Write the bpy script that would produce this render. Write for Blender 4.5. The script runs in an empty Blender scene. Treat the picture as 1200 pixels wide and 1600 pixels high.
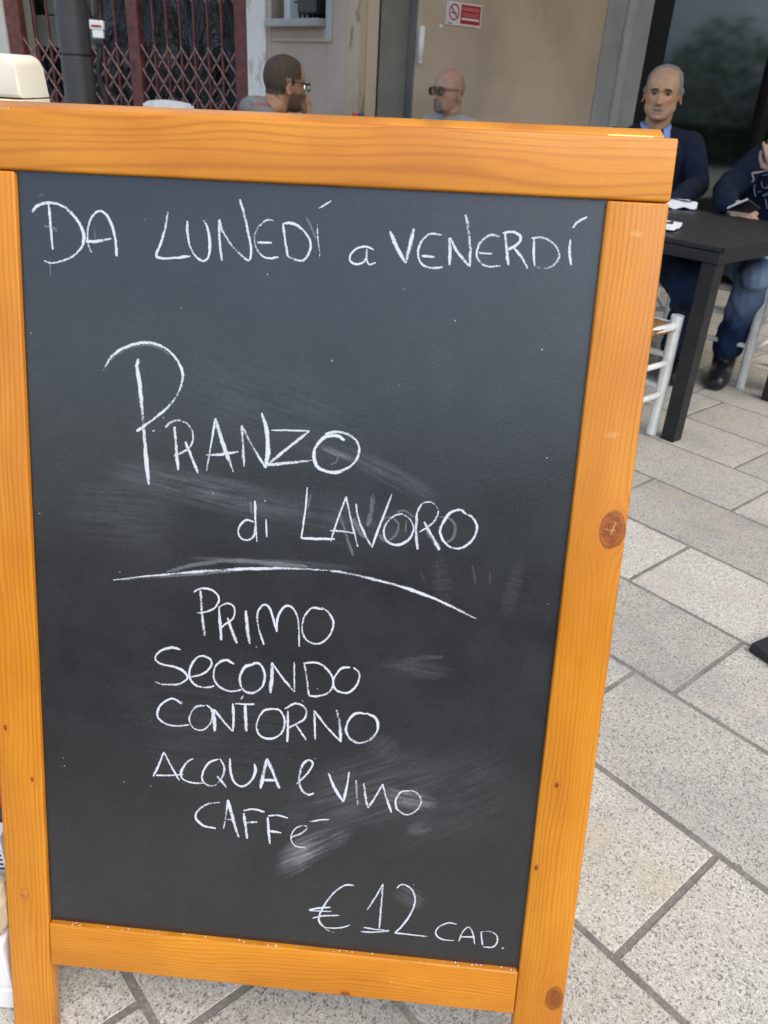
import bpy, bmesh, math, random
from mathutils import Vector, Matrix, noise as mnoise, Euler
random.seed(7)
SC = bpy.context.scene
COL = SC.collection
R = math.radians

# ------------------------------------------------------------------ camera
H = 1.15                                   # lens height above the paving
FPX = 1246.5                               # focal length in photo pixels (1200 x 1600)
C0 = Vector((0.99814, 0.02904, 0.05359)); C1 = Vector((0.06095, -0.47550, -0.87760)); C2 = Vector((0.0, 0.87924, -0.47639))
cd = bpy.data.cameras.new('camera'); cam = bpy.data.objects.new('camera', cd); COL.objects.link(cam)
cam.matrix_world = Matrix(((C0.x, -C1.x, -C2.x, 0), (C0.y, -C1.y, -C2.y, 0), (C0.z, -C1.z, -C2.z, H), (0, 0, 0, 1)))
cd.sensor_fit = 'VERTICAL'; cd.sensor_height = 36.0; cd.sensor_width = 27.0
cd.lens = 36.0 * FPX / 1600.0
cd.clip_start = 0.02; cd.clip_end = 500
cd.dof.use_dof = True; cd.dof.focus_distance = 0.9; cd.dof.aperture_fstop = 13.0
SC.camera = cam

# ------------------------------------------------------------------ light
SUN_EL, SUN_AZ = 54.0, 138.0               # azimuth measured from +Y towards +X
w = bpy.data.worlds.new('World'); SC.world = w; w.use_nodes = True
wn = w.node_tree.nodes; bg = wn['Background']
sky = wn.new('ShaderNodeTexSky'); sky.sky_type = 'NISHITA'; sky.sun_disc = False
sky.sun_elevation = R(SUN_EL); sky.sun_rotation = R(SUN_AZ); sky.air_density = 1.2; sky.dust_density = 2.0
w.node_tree.links.new(sky.outputs[0], bg.inputs[0]); bg.inputs[1].default_value = 0.15
sd = bpy.data.lights.new('sun', 'SUN'); so = bpy.data.objects.new('sun', sd); COL.objects.link(so)
sd.energy = 0.75; sd.angle = R(62); sd.color = (1.0, 0.93, 0.83)
sv = Vector((math.sin(R(SUN_AZ)) * math.cos(R(SUN_EL)), math.cos(R(SUN_AZ)) * math.cos(R(SUN_EL)), math.sin(R(SUN_EL))))
so.rotation_euler = sv.to_track_quat('Z', 'Y').to_euler(); so.location = (0, -3, 12)
vs = SC.view_settings; vs.view_transform = 'Standard'; vs.look = 'None'; vs.gamma = 1.0; vs.use_curve_mapping = False
vs.exposure = 0.96

# ------------------------------------------------------------------ helpers
def ray(px, py):
    a, b = (px - 600) / FPX, (py - 800) / FPX
    return C0 * a + C1 * b + C2
CP = Vector((0, 0, H))
def at(px, py, Y):
    d = ray(px, py); return CP + d * (Y / d.y)
def on_z(px, py, z=0.0):
    d = ray(px, py); return CP + d * ((z - H) / d.z)
def on_plane(px, py, p, n):
    d = ray(px, py); return CP + d * ((p - CP).dot(n) / d.dot(n))

def setp(o, label=None, cat=None, group=None, kind=None):
    if label: o['label'] = label
    if cat: o['category'] = cat
    if group: o['group'] = group
    if kind: o['kind'] = kind
    return o
def empty(name, loc, rz=0.0, label=None, cat=None, group=None):
    o = bpy.data.objects.new(name, None); COL.objects.link(o); o.empty_display_size = 0.1
    o.location = loc; o.rotation_euler = (0, 0, rz)
    return setp(o, label, cat, group)
def link(name, me, m=None, parent=None, smooth=False):
    o = bpy.data.objects.new(name, me); COL.objects.link(o)
    if m is not None and len(me.materials) == 0: me.materials.append(m)
    if parent is not None: o.parent = parent
    if smooth: me.polygons.foreach_set('use_smooth', [True] * len(me.polygons))
    return o
def done(name, bm, m=None, parent=None, smooth=False):
    me = bpy.data.meshes.new(name); bmesh.ops.recalc_face_normals(bm, faces=bm.faces[:]); bm.to_mesh(me); bm.free()
    return link(name, me, m, parent, smooth)
def copy_tree(o, parent=None):
    c = o.copy(); COL.objects.link(c); c.parent = parent
    for ch in list(o.children): copy_tree(ch, c)
    return c
def box(bm, lo, hi, bev=0.0, mx=None, seg=2):
    r = bmesh.ops.create_cube(bm, size=1.0)
    vs_ = r['verts']
    for v in vs_:
        v.co = Vector([lo[i] + (v.co[i] + 0.5) * (hi[i] - lo[i]) for i in range(3)])
    if bev > 0:
        es = list({e for v in vs_ for e in v.link_edges})
        rb = bmesh.ops.bevel(bm, geom=es, offset=bev, segments=seg, profile=0.5, affect='EDGES')
        vs_ = list({v for f in rb['faces'] for v in f.verts} | {v for v in vs_ if v.is_valid})
    if mx is not None:
        for v in vs_: v.co = mx @ v.co
    return vs_
def frame_from(d):
    d = d.normalized(); u = d.cross(Vector((0, 0, 1)))
    if u.length < 1e-3: u = d.cross(Vector((0, 1, 0)))
    u.normalize(); return u, u.cross(d).normalized()
def tube(bm, pts, rad, n=10, cap=True, sx=1.0):
    pts = [Vector(p) for p in pts]
    if not hasattr(rad, '__len__'): rad = [rad] * len(pts)
    rings = []; u = None
    for i, p in enumerate(pts):
        d = (pts[min(i + 1, len(pts) - 1)] - pts[max(i - 1, 0)]).normalized()
        if u is None: u, v = frame_from(d)
        else:
            u = (u - d * u.dot(d)).normalized(); v = u.cross(d).normalized()
        rings.append([bm.verts.new(p + (u * math.cos(2 * math.pi * k / n) * sx + v * math.sin(2 * math.pi * k / n)) * rad[i]) for k in range(n)])
    for a, b in zip(rings, rings[1:]):
        for k in range(n): bm.faces.new((a[k], a[(k + 1) % n], b[(k + 1) % n], b[k]))
    if cap: bm.faces.new(rings[0]); bm.faces.new(rings[-1])
def ball(bm, p, r, sc=(1, 1, 1), sub=2, mx=None):
    M = Matrix.Translation(Vector(p)) @ Matrix.Diagonal((r * sc[0], r * sc[1], r * sc[2], 1))
    if mx is not None: M = mx @ M
    bmesh.ops.create_icosphere(bm, subdivisions=sub, radius=1.0, matrix=M)
def limb(bm, pts, rad, n=12):
    tube(bm, pts, rad, n)
    for p, r in zip(pts, rad if hasattr(rad, '__len__') else [rad] * len(pts)): ball(bm, p, r * 0.995)
def catmull(pts, n=6):
    pts = [Vector(p) for p in pts]
    if len(pts) < 3:
        return [pts[0].lerp(pts[-1], i / n) for i in range(n + 1)]
    P = [pts[0] * 2 - pts[1]] + pts + [pts[-1] * 2 - pts[-2]]
    out = []
    for i in range(1, len(P) - 2):
        a, b, c, d = P[i - 1:i + 3]
        for k in range(n):
            t = k / n
            out.append(0.5 * ((2 * b) + (c - a) * t + (2 * a - 5 * b + 4 * c - d) * t * t + (3 * b - a - 3 * c + d) * t ** 3))
    out.append(pts[-1]); return out
def sstep(a, b, x):
    t = min(1.0, max(0.0, (x - a) / (b - a))); return t * t * (3 - 2 * t)
def interp(tab, z):
    if z <= tab[0][0]: return tab[0][1:]
    for a, b in zip(tab, tab[1:]):
        if z <= b[0]:
            t = (z - a[0]) / (b[0] - a[0]); return [x + (y - x) * t for x, y in zip(a[1:], b[1:])]
    return tab[-1][1:]

# ------------------------------------------------------------------ materials
class T:
    def __init__(s, name, rough=0.6, spec=0.5):
        s.m = bpy.data.materials.new(name); s.m.use_nodes = True
        s.nt = s.m.node_tree; s.b = s.nt.nodes['Principled BSDF']; s.out = s.nt.nodes['Material Output']
        s.b.inputs['Roughness'].default_value = rough; s.b.inputs['Specular IOR Level'].default_value = spec
    def n(s, idn, ins=None, **pr):
        nd = s.nt.nodes.new(idn)
        for k, v in pr.items(): setattr(nd, k, v)
        for k, v in (ins or {}).items(): s.put(nd.inputs[k], v)
        return nd
    def put(s, sock, v):
        if isinstance(v, bpy.types.NodeSocket): s.nt.links.new(v, sock)
        else:
            if sock.type == 'RGBA' and len(v) == 3: v = (*v, 1)
            sock.default_value = v
    def m_(s, op, a, b=0.0, c=0.0, clamp=False):
        nd = s.n('ShaderNodeMath', operation=op); nd.use_clamp = clamp
        for i, v in enumerate((a, b, c)): s.put(nd.inputs[i], v)
        return nd.outputs[0]
    def obj(s):
        return s.n('ShaderNodeTexCoord').outputs['Object']
    def sep(s, v):
        nd = s.n('ShaderNodeSeparateXYZ', {0: v}); return nd.outputs
    def comb(s, x, y, z): return s.n('ShaderNodeCombineXYZ', {0: x, 1: y, 2: z}).outputs[0]
    def vmul(s, v, sc):
        nd = s.n('ShaderNodeVectorMath', operation='MULTIPLY'); s.put(nd.inputs[0], v); nd.inputs[1].default_value = sc; return nd.outputs[0]
    def vadd(s, v, sc):
        nd = s.n('ShaderNodeVectorMath', operation='ADD'); s.put(nd.inputs[0], v); s.put(nd.inputs[1], sc); return nd.outputs[0]
    def noise(s, v, scale, detail=2.0, rough=0.5, dist=0.0):
        return s.n('ShaderNodeTexNoise', {'Vector': v, 'Scale': scale, 'Detail': detail, 'Roughness': rough, 'Distortion': dist}).outputs[0]
    def ss(s, x, a, b, lo=0.0, hi=1.0):
        nd = s.n('ShaderNodeMapRange', {'Value': x, 'From Min': a, 'From Max': b, 'To Min': lo, 'To Max': hi}); nd.interpolation_type = 'SMOOTHSTEP'; return nd.outputs[0]
    def mix(s, f, a, b, mode='MIX'):
        nd = s.n('ShaderNodeMix', data_type='RGBA', blend_type=mode)
        s.put(nd.inputs[0], f); s.put(nd.inputs[6], a); s.put(nd.inputs[7], b); return nd.outputs[2]
    def attr(s, name): return s.n('ShaderNodeAttribute', attribute_name=name).outputs['Fac']
    def rnd(s): return s.n('ShaderNodeObjectInfo').outputs['Random']
    def bump(s, h, strength=0.3, dist=0.002):
        nd = s.n('ShaderNodeBump', {'Height': h, 'Strength': strength, 'Distance': dist}); s.put(s.b.inputs['Normal'], nd.outputs[0])
    def set(s, **k):
        for a, v in k.items(): s.put(s.b.inputs[a.replace('_', ' ')], v)
        return s.m

def plain(name, col, rough=0.5, var=0.12, scale=20.0, bump=0.0, metal=0.0, spec=0.5, bscale=None):
    t = T(name, rough, spec); o = t.obj()
    f = t.noise(o, scale, 4.0, 0.6)
    dk = tuple(c * (1 - var) for c in col); lt = tuple(min(1, c * (1 + var)) for c in col)
    t.set(Base_Color=t.mix(t.ss(f, 0.3, 0.7), dk, lt), Metallic=metal)
    t.set(Roughness=t.ss(t.noise(o, scale * 2.3, 3.0), 0.3, 0.7, rough * 0.85, min(1, rough * 1.15)))
    if bump: t.bump(t.noise(o, bscale or scale * 6, 4.0, 0.65), bump, 0.003)
    return t.m

def wood(name, axis, knots, seed, freq=210.0, wide=0.0, gain=1.0):
    """varnished pine: grain lines run along the bar and flow round the knots (board coordinates, metres)"""
    t = T(name, 0.3, 0.38); o = t.obj(); sp = t.sep(o)
    s_, t_ = (sp[0], sp[2]) if axis == 'x' else (sp[2], sp[0])
    base = t.comb(t.m_('MULTIPLY', s_, 2.2), t.m_('MULTIPLY', t_, 9.0), seed)
    n1 = t.noise(base, 1.0, 2.0, 0.5)
    psi = t.m_('ADD', t_, t.m_('MULTIPLY', t.m_('SUBTRACT', n1, 0.5), 0.06 if wide else 0.034))
    if wide:                                   # flat-sawn cathedral figure
        n2 = t.noise(t.comb(t.m_('MULTIPLY', s_, 3.0), t.m_('MULTIPLY', t_, 14.0), seed + 4), 1.0, 1.0)
        psi = t.m_('ADD', psi, t.m_('MULTIPLY', n2, wide))
    kdark = None; halo = None
    for (kx, kz, kr) in knots:
        ks, kt = (kx, kz) if axis == 'x' else (kz, kx)
        ds = t.m_('MULTIPLY', t.m_('SUBTRACT', s_, ks), 0.62); dt = t.m_('SUBTRACT', t_, kt)
        wob = t.noise(o, 90.0, 2.0)
        r2 = t.m_('ADD', t.m_('MULTIPLY', ds, ds), t.m_('MULTIPLY', dt, dt))
        r2 = t.m_('MULTIPLY', r2, t.m_('ADD', 0.8, t.m_('MULTIPLY', wob, 0.4)))
        psi = t.m_('SUBTRACT', psi, t.m_('DIVIDE', t.m_('MULTIPLY', dt, kr * kr * 1.7), t.m_('ADD', r2, kr * kr * 0.45)))
        rr = t.m_('SQRT', r2)
        kd = t.ss(rr, kr * 0.72, kr * 1.0, 1.0, 0.0)
        rings = t.m_('SINE', t.m_('MULTIPLY', rr, 24.0 / kr))
        kd = t.m_('MULTIPLY', kd, t.m_('ADD', 0.93, t.m_('MULTIPLY', rings, 0.07)))
        hl = t.m_('MULTIPLY', t.ss(rr, kr * 0.9, kr * 2.6, 1.0, 0.0), 0.45)
        kdark = kd if kdark is None else t.m_('MAXIMUM', kdark, kd)
        halo = hl if halo is None else t.m_('MAXIMUM', halo, hl)
    n3 = t.noise(t.comb(t.m_('MULTIPLY', s_, 1.2), t.m_('MULTIPLY', t_, 40.0), seed + 9), 1.0, 2.0)
    ph = t.m_('ADD', t.m_('MULTIPLY', psi, freq * 2 * math.pi), t.m_('MULTIPLY', n3, 9.0))
    band = t.m_('ADD', 0.5, t.m_('MULTIPLY', t.m_('SINE', ph), 0.5))
    band = t.m_('POWER', band, 3.4)
    amp = t.ss(t.noise(t.comb(t.m_('MULTIPLY', s_, 2.0), t.m_('MULTIPLY', t_, 25.0), seed + 2), 1.0, 2.0), 0.3, 0.7, 0.25, 0.95)
    fib = t.noise(t.comb(t.m_('MULTIPLY', s_, 18.0), t.m_('MULTIPLY', t_, 900.0), t.m_('MULTIPLY', sp[1], 300.0)), 1.0, 2.0)
    pat = t.noise(t.comb(t.m_('MULTIPLY', s_, 5.0), t.m_('MULTIPLY', t_, 12.0), seed + 5), 1.0, 3.0)
    lt = (0.72 * gain, 0.275 * gain, 0.016 * gain); md = (0.56 * gain, 0.188 * gain, 0.008 * gain); dk = (0.36, 0.095, 0.004)
    c = t.mix(t.ss(pat, 0.25, 0.75), lt, md)
    c = t.mix(t.m_('MULTIPLY', t.m_('MULTIPLY', band, amp), 0.62), c, dk)
    c = t.mix(t.ss(fib, 0.45, 0.75, 0.0, 0.22), c, dk)
    if kdark is not None:
        c = t.mix(halo, c, (0.55, 0.16, 0.012))
        kn_ = t.noise(o, 160.0, 4.0, 0.65)
        c = t.mix(t.m_('MULTIPLY', kdark, 0.95), c, t.mix(t.ss(kn_, 0.35, 0.65), (0.16, 0.034, 0.004), (0.30, 0.075, 0.008)))
        for (kx, kz, kr) in knots:
            if kr > .008:                      # dark bark rim and pale drying cracks of the big knots
                dx = t.m_('SUBTRACT', sp[0], kx); dz = t.m_('SUBTRACT', sp[2], kz)
                if axis == 'z': ds, dt = t.m_('MULTIPLY', dz, .62), dx
                else: ds, dt = t.m_('MULTIPLY', dx, .62), dz
                rr = t.m_('SQRT', t.m_('ADD', t.m_('MULTIPLY', ds, ds), t.m_('MULTIPLY', dt, dt)))
                rr = t.m_('ADD', rr, t.m_('MULTIPLY', t.m_('SUBTRACT', t.noise(o, 70.0, 2.0), .5), kr * .5))
                rim = t.m_('MULTIPLY', t.ss(rr, kr * .80, kr * .93, 0, 1), t.ss(rr, kr * .95, kr * 1.12, 1, 0))
                c = t.mix(t.m_('MULTIPLY', rim, .6), c, (0.11, 0.022, 0.003))
                wv = t.m_('MULTIPLY', t.m_('SUBTRACT', t.noise(o, 220.0, 2.0), .5), .0022)
                for (p, q, lim) in (((t.m_('ADD', dx, t.m_('MULTIPLY', dz, -.25)), t.m_('SUBTRACT', dz, .002), .6), (t.m_('ADD', dz, t.m_('MULTIPLY', dx, .12)), t.m_('ADD', dx, .003), .5)) if kr > .012 else ()):
                    ck = t.m_('MULTIPLY', t.ss(t.m_('ABSOLUTE', t.m_('ADD', p, wv)), .00012, .0004, 1, 0), t.ss(t.m_('ABSOLUTE', q), kr * lim * .8, kr * lim, 1, 0))
                    c = t.mix(t.m_('MULTIPLY', ck, .75), c, (0.85, 0.50, 0.22))
    # rubbed and scratched varnish
    sc = t.ss(t.noise(t.comb(t.m_('MULTIPLY', s_, 60.0), t.m_('MULTIPLY', t_, 25.0), seed + 30), 1.0, 3.0), 0.70, 0.78, 0.0, 0.16)
    c = t.mix(sc, c, (0.9, 0.62, 0.32))
    t.set(Base_Color=c, Roughness=t.ss(t.noise(o, 35.0, 4.0), 0.3, 0.7, 0.24, 0.40))
    t.set(Coat_Weight=0.08, Coat_Roughness=0.2)
    t.bump(t.m_('ADD', t.m_('MULTIPLY', band, 0.6), t.m_('ADD', fib, t.noise(o, 60.0, 2.0))), 0.10, 0.0012)
    return t.m

def granite():
    t = T('granite', 0.75, 0.35)
    g = t.n('ShaderNodeNewGeometry').outputs['Position']; r = t.rnd()
    p = t.vadd(g, t.comb(t.m_('MULTIPLY', r, 37.0), t.m_('MULTIPLY', r, 11.0), 0.0))
    v = t.n('ShaderNodeTexVoronoi', {'Vector': p, 'Scale': 560.0, 'Randomness': 1.0})
    cell = t.sep(v.outputs['Color'])[0]
    v2 = t.n('ShaderNodeTexVoronoi', {'Vector': p, 'Scale': 300.0, 'Randomness': 1.0})
    cell2 = t.sep(v2.outputs['Color'])[1]
    c = t.mix(t.ss(cell, 0.05, 0.9), (0.43, 0.39, 0.315), (0.62, 0.575, 0.475))
    c = t.mix(t.ss(cell2, 0.76, 0.82, 0.0, 0.85), c, (0.70, 0.655, 0.555))
    c = t.mix(t.ss(cell2, 0.08, 0.13, 0.7, 0.0), c, (0.14, 0.13, 0.115))
    c = t.mix(t.ss(cell, 0.06, 0.10, 0.6, 0.0), c, (0.19, 0.18, 0.165))
    st = t.noise(g, 3.4, 5.0, 0.65, 0.4)
    c = t.mix(t.ss(st, 0.52, 0.70, 0.0, 0.42), c, (0.52, 0.42, 0.27))
    c = t.mix(t.ss(t.noise(g, 2.2, 5.0, 0.66), 0.46, 0.70, 0.0, 0.42), c, (0.27, 0.265, 0.26))
    c = t.mix(t.ss(t.noise(g, 13.0, 3.0, 0.7), 0.68, 0.76, 0.0, 0.45), c, (0.60, 0.46, 0.24))
    c = t.mix(t.ss(t.noise(g, 26.0, 2.0, 0.6), 0.73, 0.78, 0.0, 0.5), c, (0.16, 0.155, 0.15))
    hs = t.n('ShaderNodeHueSaturation', {'Value': t.m_('ADD', 0.76, t.m_('MULTIPLY', r, 0.26)), 'Color': c})
    t.set(Base_Color=hs.outputs[0]); t.bump(t.m_('ADD', cell, t.m_('MULTIPLY', t.noise(g, 120.0, 3.0), 1.2)), 0.25, 0.0012)
    return t.m

def stucco(name, col, stain=None, var=0.14, bump=0.25):
    t = T(name, 0.85, 0.3); g = t.n('ShaderNodeNewGeometry').outputs['Position']; sp = t.sep(g)
    n = t.noise(g, 1.3, 6.0, 0.62, 0.3)
    c = t.mix(t.ss(n, 0.3, 0.7), tuple(x * (1 - var) for x in col), tuple(min(1, x * (1 + var)) for x in col))
    c = t.mix(t.ss(t.noise(t.vmul(g, (7.0, 7.0, 0.8)), 1.0, 4.0, 0.6), 0.60, 0.82, 0.0, 0.14), c, tuple(x * 0.6 for x in col))
    c = t.mix(t.ss(t.noise(g, 22.0, 5.0, 0.7), 0.62, 0.72, 0.0, 0.25), c, tuple(min(1, x * 1.35) for x in col))
    if stain:
        c = t.mix(t.ss(t.noise(t.vmul(g, (9.0, 9.0, 3.0)), 1.0, 5.0, 0.7), 0.57, 0.66, 0.0, 0.75), c, stain)
    t.set(Base_Color=c); t.bump(t.noise(g, 90.0, 5.0, 0.7), bump, 0.004)
    return t.m

def skin_mat(name, col, hair, lip_line, grey=0.0):
    t = T(name, 0.48, 0.45); o = t.obj()
    n = t.noise(o, 28.0, 4.0, 0.6)
    c = t.mix(t.ss(n, 0.3, 0.7), tuple(x * 0.88 for x in col), tuple(min(1, x * 1.1) for x in col))
    c = t.mix(t.m_('MULTIPLY', t.attr('red'), 0.5), c, (col[0] * 1.02, col[1] * 0.62, col[2] * 0.55))
    fine = t.noise(o, 420.0, 2.0)
    c = t.mix(t.m_('MULTIPLY', t.attr('stubble'), t.ss(fine, 0.25, 0.6, 0.55, 0.95)), c, hair)
    c = t.mix(t.attr('lip_line'), c, lip_line)
    t.set(Base_Color=c, Subsurface_Weight=0.08, Subsurface_Radius=(0.01, 0.004, 0.002), Subsurface_Scale=0.5)
    t.bump(t.noise(o, 260.0, 3.0), 0.15, 0.001)
    return t.m

def cloth(name, col, var=0.15, scale=60.0, fade=None):
    t = T(name, 0.9, 0.2); o = t.obj()
    c = t.mix(t.ss(t.noise(o, 6.0, 4.0), 0.3, 0.7), tuple(x * (1 - var) for x in col), tuple(x * (1 + var) for x in col))
    c = t.mix(t.ss(t.noise(o, 500.0, 2.0), 0.3, 0.7, 0.0, 0.35), c, tuple(x * 0.6 for x in col))
    if fade: c = t.mix(t.attr('fade'), c, fade)
    t.set(Base_Color=c, Sheen_Weight=0.0); t.bump(t.noise(o, 350.0, 3.0), 0.3, 0.001)
    return t.m

M = {}
M['granite'] = granite()
def mortar():
    t = T('mortar', 0.9, 0.2); g = t.n('ShaderNodeNewGeometry').outputs['Position']
    c = t.mix(t.ss(t.noise(g, 9.0, 5.0, 0.65), 0.3, 0.7), (0.20, 0.175, 0.145), (0.33, 0.295, 0.25))
    c = t.mix(t.ss(t.noise(g, 240.0, 2.0), 0.35, 0.65, 0.0, 0.5), c, (0.12, 0.11, 0.10))
    t.set(Base_Color=c); t.bump(t.noise(g, 200.0, 4.0), 0.6, 0.003); return t.m
M['mortar'] = mortar()
M['cream'] = plain('cream_plastic', (0.86, 0.79, 0.62), 0.42, 0.03, 6.0)
M['white_box'] = plain('white_panel', (0.80, 0.80, 0.78), 0.4, 0.03, 6.0)
M['white_paint'] = plain('white_chair_paint', (0.74, 0.73, 0.68), 0.5, 0.10, 14.0, 0.12)
M['black_metal'] = plain('black_table_metal', (0.011, 0.011, 0.012), 0.5, 0.2, 25.0, 0.08)
M['black_plastic'] = plain('black_plastic', (0.015, 0.015, 0.017), 0.4, 0.2, 30.0)
M['gate_red'] = plain('oxide_red_paint', (0.13, 0.040, 0.032), 0.55, 0.35, 18.0, 0.2)
M['gate_strip'] = plain('worn_gate_steel', (0.26, 0.14, 0.13), 0.45, 0.6, 30.0, 0.1)
M['post'] = plain('dark_grey_metal', (0.055, 0.052, 0.050), 0.45, 0.12, 8.0, 0.05)
M['brass'] = plain('brass', (0.80, 0.58, 0.22), 0.28, 0.1, 60.0, metal=1.0)
M['beige_wall'] = stucco('beige_stucco', (0.50, 0.395, 0.29))
M['pink_wall'] = stucco('pinkish_beige_stucco', (0.42, 0.335, 0.265))
M['corner_wall'] = stucco('rust_streaked_stucco', (0.44, 0.35, 0.25), (0.25, 0.12, 0.045))
M['pale_wall'] = stucco('pale_peeling_plaster', (0.60, 0.58, 0.54), (0.40, 0.36, 0.30))
M['left_wall'] = stucco('stained_pale_plaster', (0.52, 0.50, 0.44), (0.38, 0.24, 0.13))
M['white_wall'] = stucco('white_plaster', (0.62, 0.62, 0.61))
M['grey_stone'] = stucco('grey_stone', (0.34, 0.345, 0.34), (0.24, 0.24, 0.23))
M['sill'] = stucco('stone_sill', (0.35, 0.34, 0.32), (0.2, 0.19, 0.17), 0.25, 0.5)
M['pale_strip'] = stucco('pale_grey_stone', (0.40, 0.40, 0.385))
M['reveal'] = stucco('grey_reveal_paint', (0.20, 0.195, 0.17))
M['frame_dark'] = plain('dark_window_frame', (0.010, 0.009, 0.008), 0.55, 0.2, 30.0, spec=0.2)
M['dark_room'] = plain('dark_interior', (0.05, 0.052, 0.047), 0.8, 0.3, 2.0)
M['red'] = plain('red_plastic', (0.50, 0.035, 0.025), 0.4, 0.1, 20.0)
M['blue'] = plain('dark_blue_plastic', (0.03, 0.07, 0.16), 0.4, 0.15, 20.0)
M['paper'] = plain('white_paper', (0.80, 0.80, 0.79), 0.8, 0.03, 30.0)
M['ink'] = plain('dark_print', (0.045, 0.048, 0.06), 0.7, 0.15, 40.0)
M['beige_bag'] = plain('beige_card', (0.58, 0.49, 0.34), 0.7, 0.08, 20.0)
M['sign_white'] = plain('sign_white', (0.72, 0.66, 0.64), 0.4, 0.04, 20.0)
M['sign_red'] = plain('sign_red', (0.42, 0.016, 0.025), 0.4, 0.08, 20.0)
M['sign_pink'] = plain('sign_faded_red', (0.60, 0.22, 0.21), 0.4, 0.08, 20.0)
M['yellow'] = plain('yellow_label', (0.5, 0.46, 0.12), 0.5, 0.1, 40.0)
M['stone_dim'] = stucco('dim_grey_block', (0.17, 0.175, 0.16), None, 0.25, 0.4)
M['leather'] = plain('black_leather', (0.012, 0.012, 0.012), 0.35, 0.3, 40.0, 0.3, bscale=120)
def canvas():
    t = T('ecru_canvas', 0.9, 0.2); o = t.obj(); c = t.mix(t.ss(t.noise(o, 4.0, 3.0), .3, .7), (.55, .46, .34), (.62, .53, .40))
    t.set(Base_Color=c); tl = t.n('ShaderNodeBsdfTranslucent', {0: c}); mx = t.n('ShaderNodeMixShader', {0: 0.45, 1: t.b.outputs[0], 2: tl.outputs[0]})
    t.nt.links.new(mx.outputs[0], t.out.inputs[0]); return t.m
M['shade_awning'] = canvas()
def straw():
    t = T('straw', 0.7, 0.3); o = t.obj(); sp = t.sep(o)
    ax = t.m_('ABSOLUTE', sp[0]); ay = t.m_('ABSOLUTE', sp[1])
    sel = t.m_('GREATER_THAN', ax, ay)
    co = t.m_('ADD', t.m_('MULTIPLY', sel, ax), t.m_('MULTIPLY', t.m_('SUBTRACT', 1.0, sel), ay))
    st = t.m_('SINE', t.m_('ADD', t.m_('MULTIPLY', co, 900.0), t.m_('MULTIPLY', t.noise(o, 30.0, 3.0), 6.0)))
    c = t.mix(t.ss(st, -1, 1), (0.16, 0.075, 0.022), (0.50, 0.31, 0.12))
    c = t.mix(t.ss(t.noise(o, 50.0, 3.0), 0.35, 0.7), c, (0.36, 0.19, 0.06))
    t.set(Base_Color=c); t.bump(st, 0.8, 0.003); return t.m
M['straw'] = straw()
def plastic_sheet():
    t = T('crumpled_black_plastic', 0.22, 0.6); o = t.obj()
    n = t.noise(t.vmul(o, (3.2, 3.2, 1.4)), 1.0, 5.0, 0.6, 1.6)
    t.set(Base_Color=t.mix(t.ss(n, 0.3, 0.7), (0.006, 0.007, 0.009), (0.022, 0.025, 0.030)))
    t.bump(n, 0.9, 0.12); return t.m
M['sheet'] = plastic_sheet()
def glass(name, tint, refl):
    t = T(name); nt = t.nt; nt.nodes.remove(t.b)
    tr = t.n('ShaderNodeBsdfTransparent', {0: tint}); gl = t.n('ShaderNodeBsdfGlossy', {0: (0.88, 0.90, 0.80), 'Roughness': 0.02 if 'lens' in name else 0.07})
    fr = t.n('ShaderNodeFresnel', {0: 1.5})
    f = t.m_('ADD', t.m_('MULTIPLY', fr.outputs[0], 1.0), refl, clamp=True)
    mx = t.n('ShaderNodeMixShader', {0: f, 1: tr.outputs[0], 2: gl.outputs[0]})
    nt.links.new(mx.outputs[0], t.out.inputs[0]); return t.m
M['shop_glass'] = glass('tinted_shop_glass', (0.30, 0.32, 0.27), 0.34)
M['lens_clear'] = glass('clear_lens', (0.92, 0.92, 0.92), 0.02)
M['lens_brown'] = glass('brown_sun_lens', (0.16, 0.075, 0.035), 0.03)

# ------------------------------------------------------------------ ground and paving
GA = R(-48.305)
D1 = Vector((math.cos(GA), math.sin(GA), 0)); D2 = Vector((-math.sin(GA), math.cos(GA), 0))
KS = H / 1.22
def uv(u, v, z=0.0): return D1 * u + D2 * v + Vector((0, 0, z))
bm = bmesh.new(); bmesh.ops.create_grid(bm, x_segments=2, y_segments=2, size=120)
ground = done('ground', bm, M['mortar']); ground.location = (0, 0, -0.0018); setp(ground, kind='structure', label='square paved in pale speckled granite slabs with grey mortar joints')
bm = bmesh.new(); box(bm, (-40, -9.5, -.02), (40, -1.1, .002)); added_road = done('added_road', bm, plain('asphalt', (.05, .05, .052), .85, .25, 3.0, .5, bscale=120)); setp(added_road, kind='structure', label='unseen dark asphalt strip added behind the viewer to darken the blackboard reflection')  # asphalt out of view, added to darken what the blackboard reflects
rows = [0.222, 0.521, 0.838, 1.158, 1.485, 1.814, 2.142, 2.476, 2.815]
vs_l = [r * KS for r in rows]
step = 0.331 * KS
while vs_l[0] > -.5: vs_l.insert(0, vs_l[0] - step)
while vs_l[-1] < 5.6: vs_l.append(vs_l[-1] + step)
known = {0.838: -0.32, 1.158: -0.723, 1.485: -0.62, 1.814: -0.972, 2.815: -1.195, 2.142: -1.32, 2.476: -1.02, 0.521: -0.55, 0.222: -0.05}
rr = random.Random(3)
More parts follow.
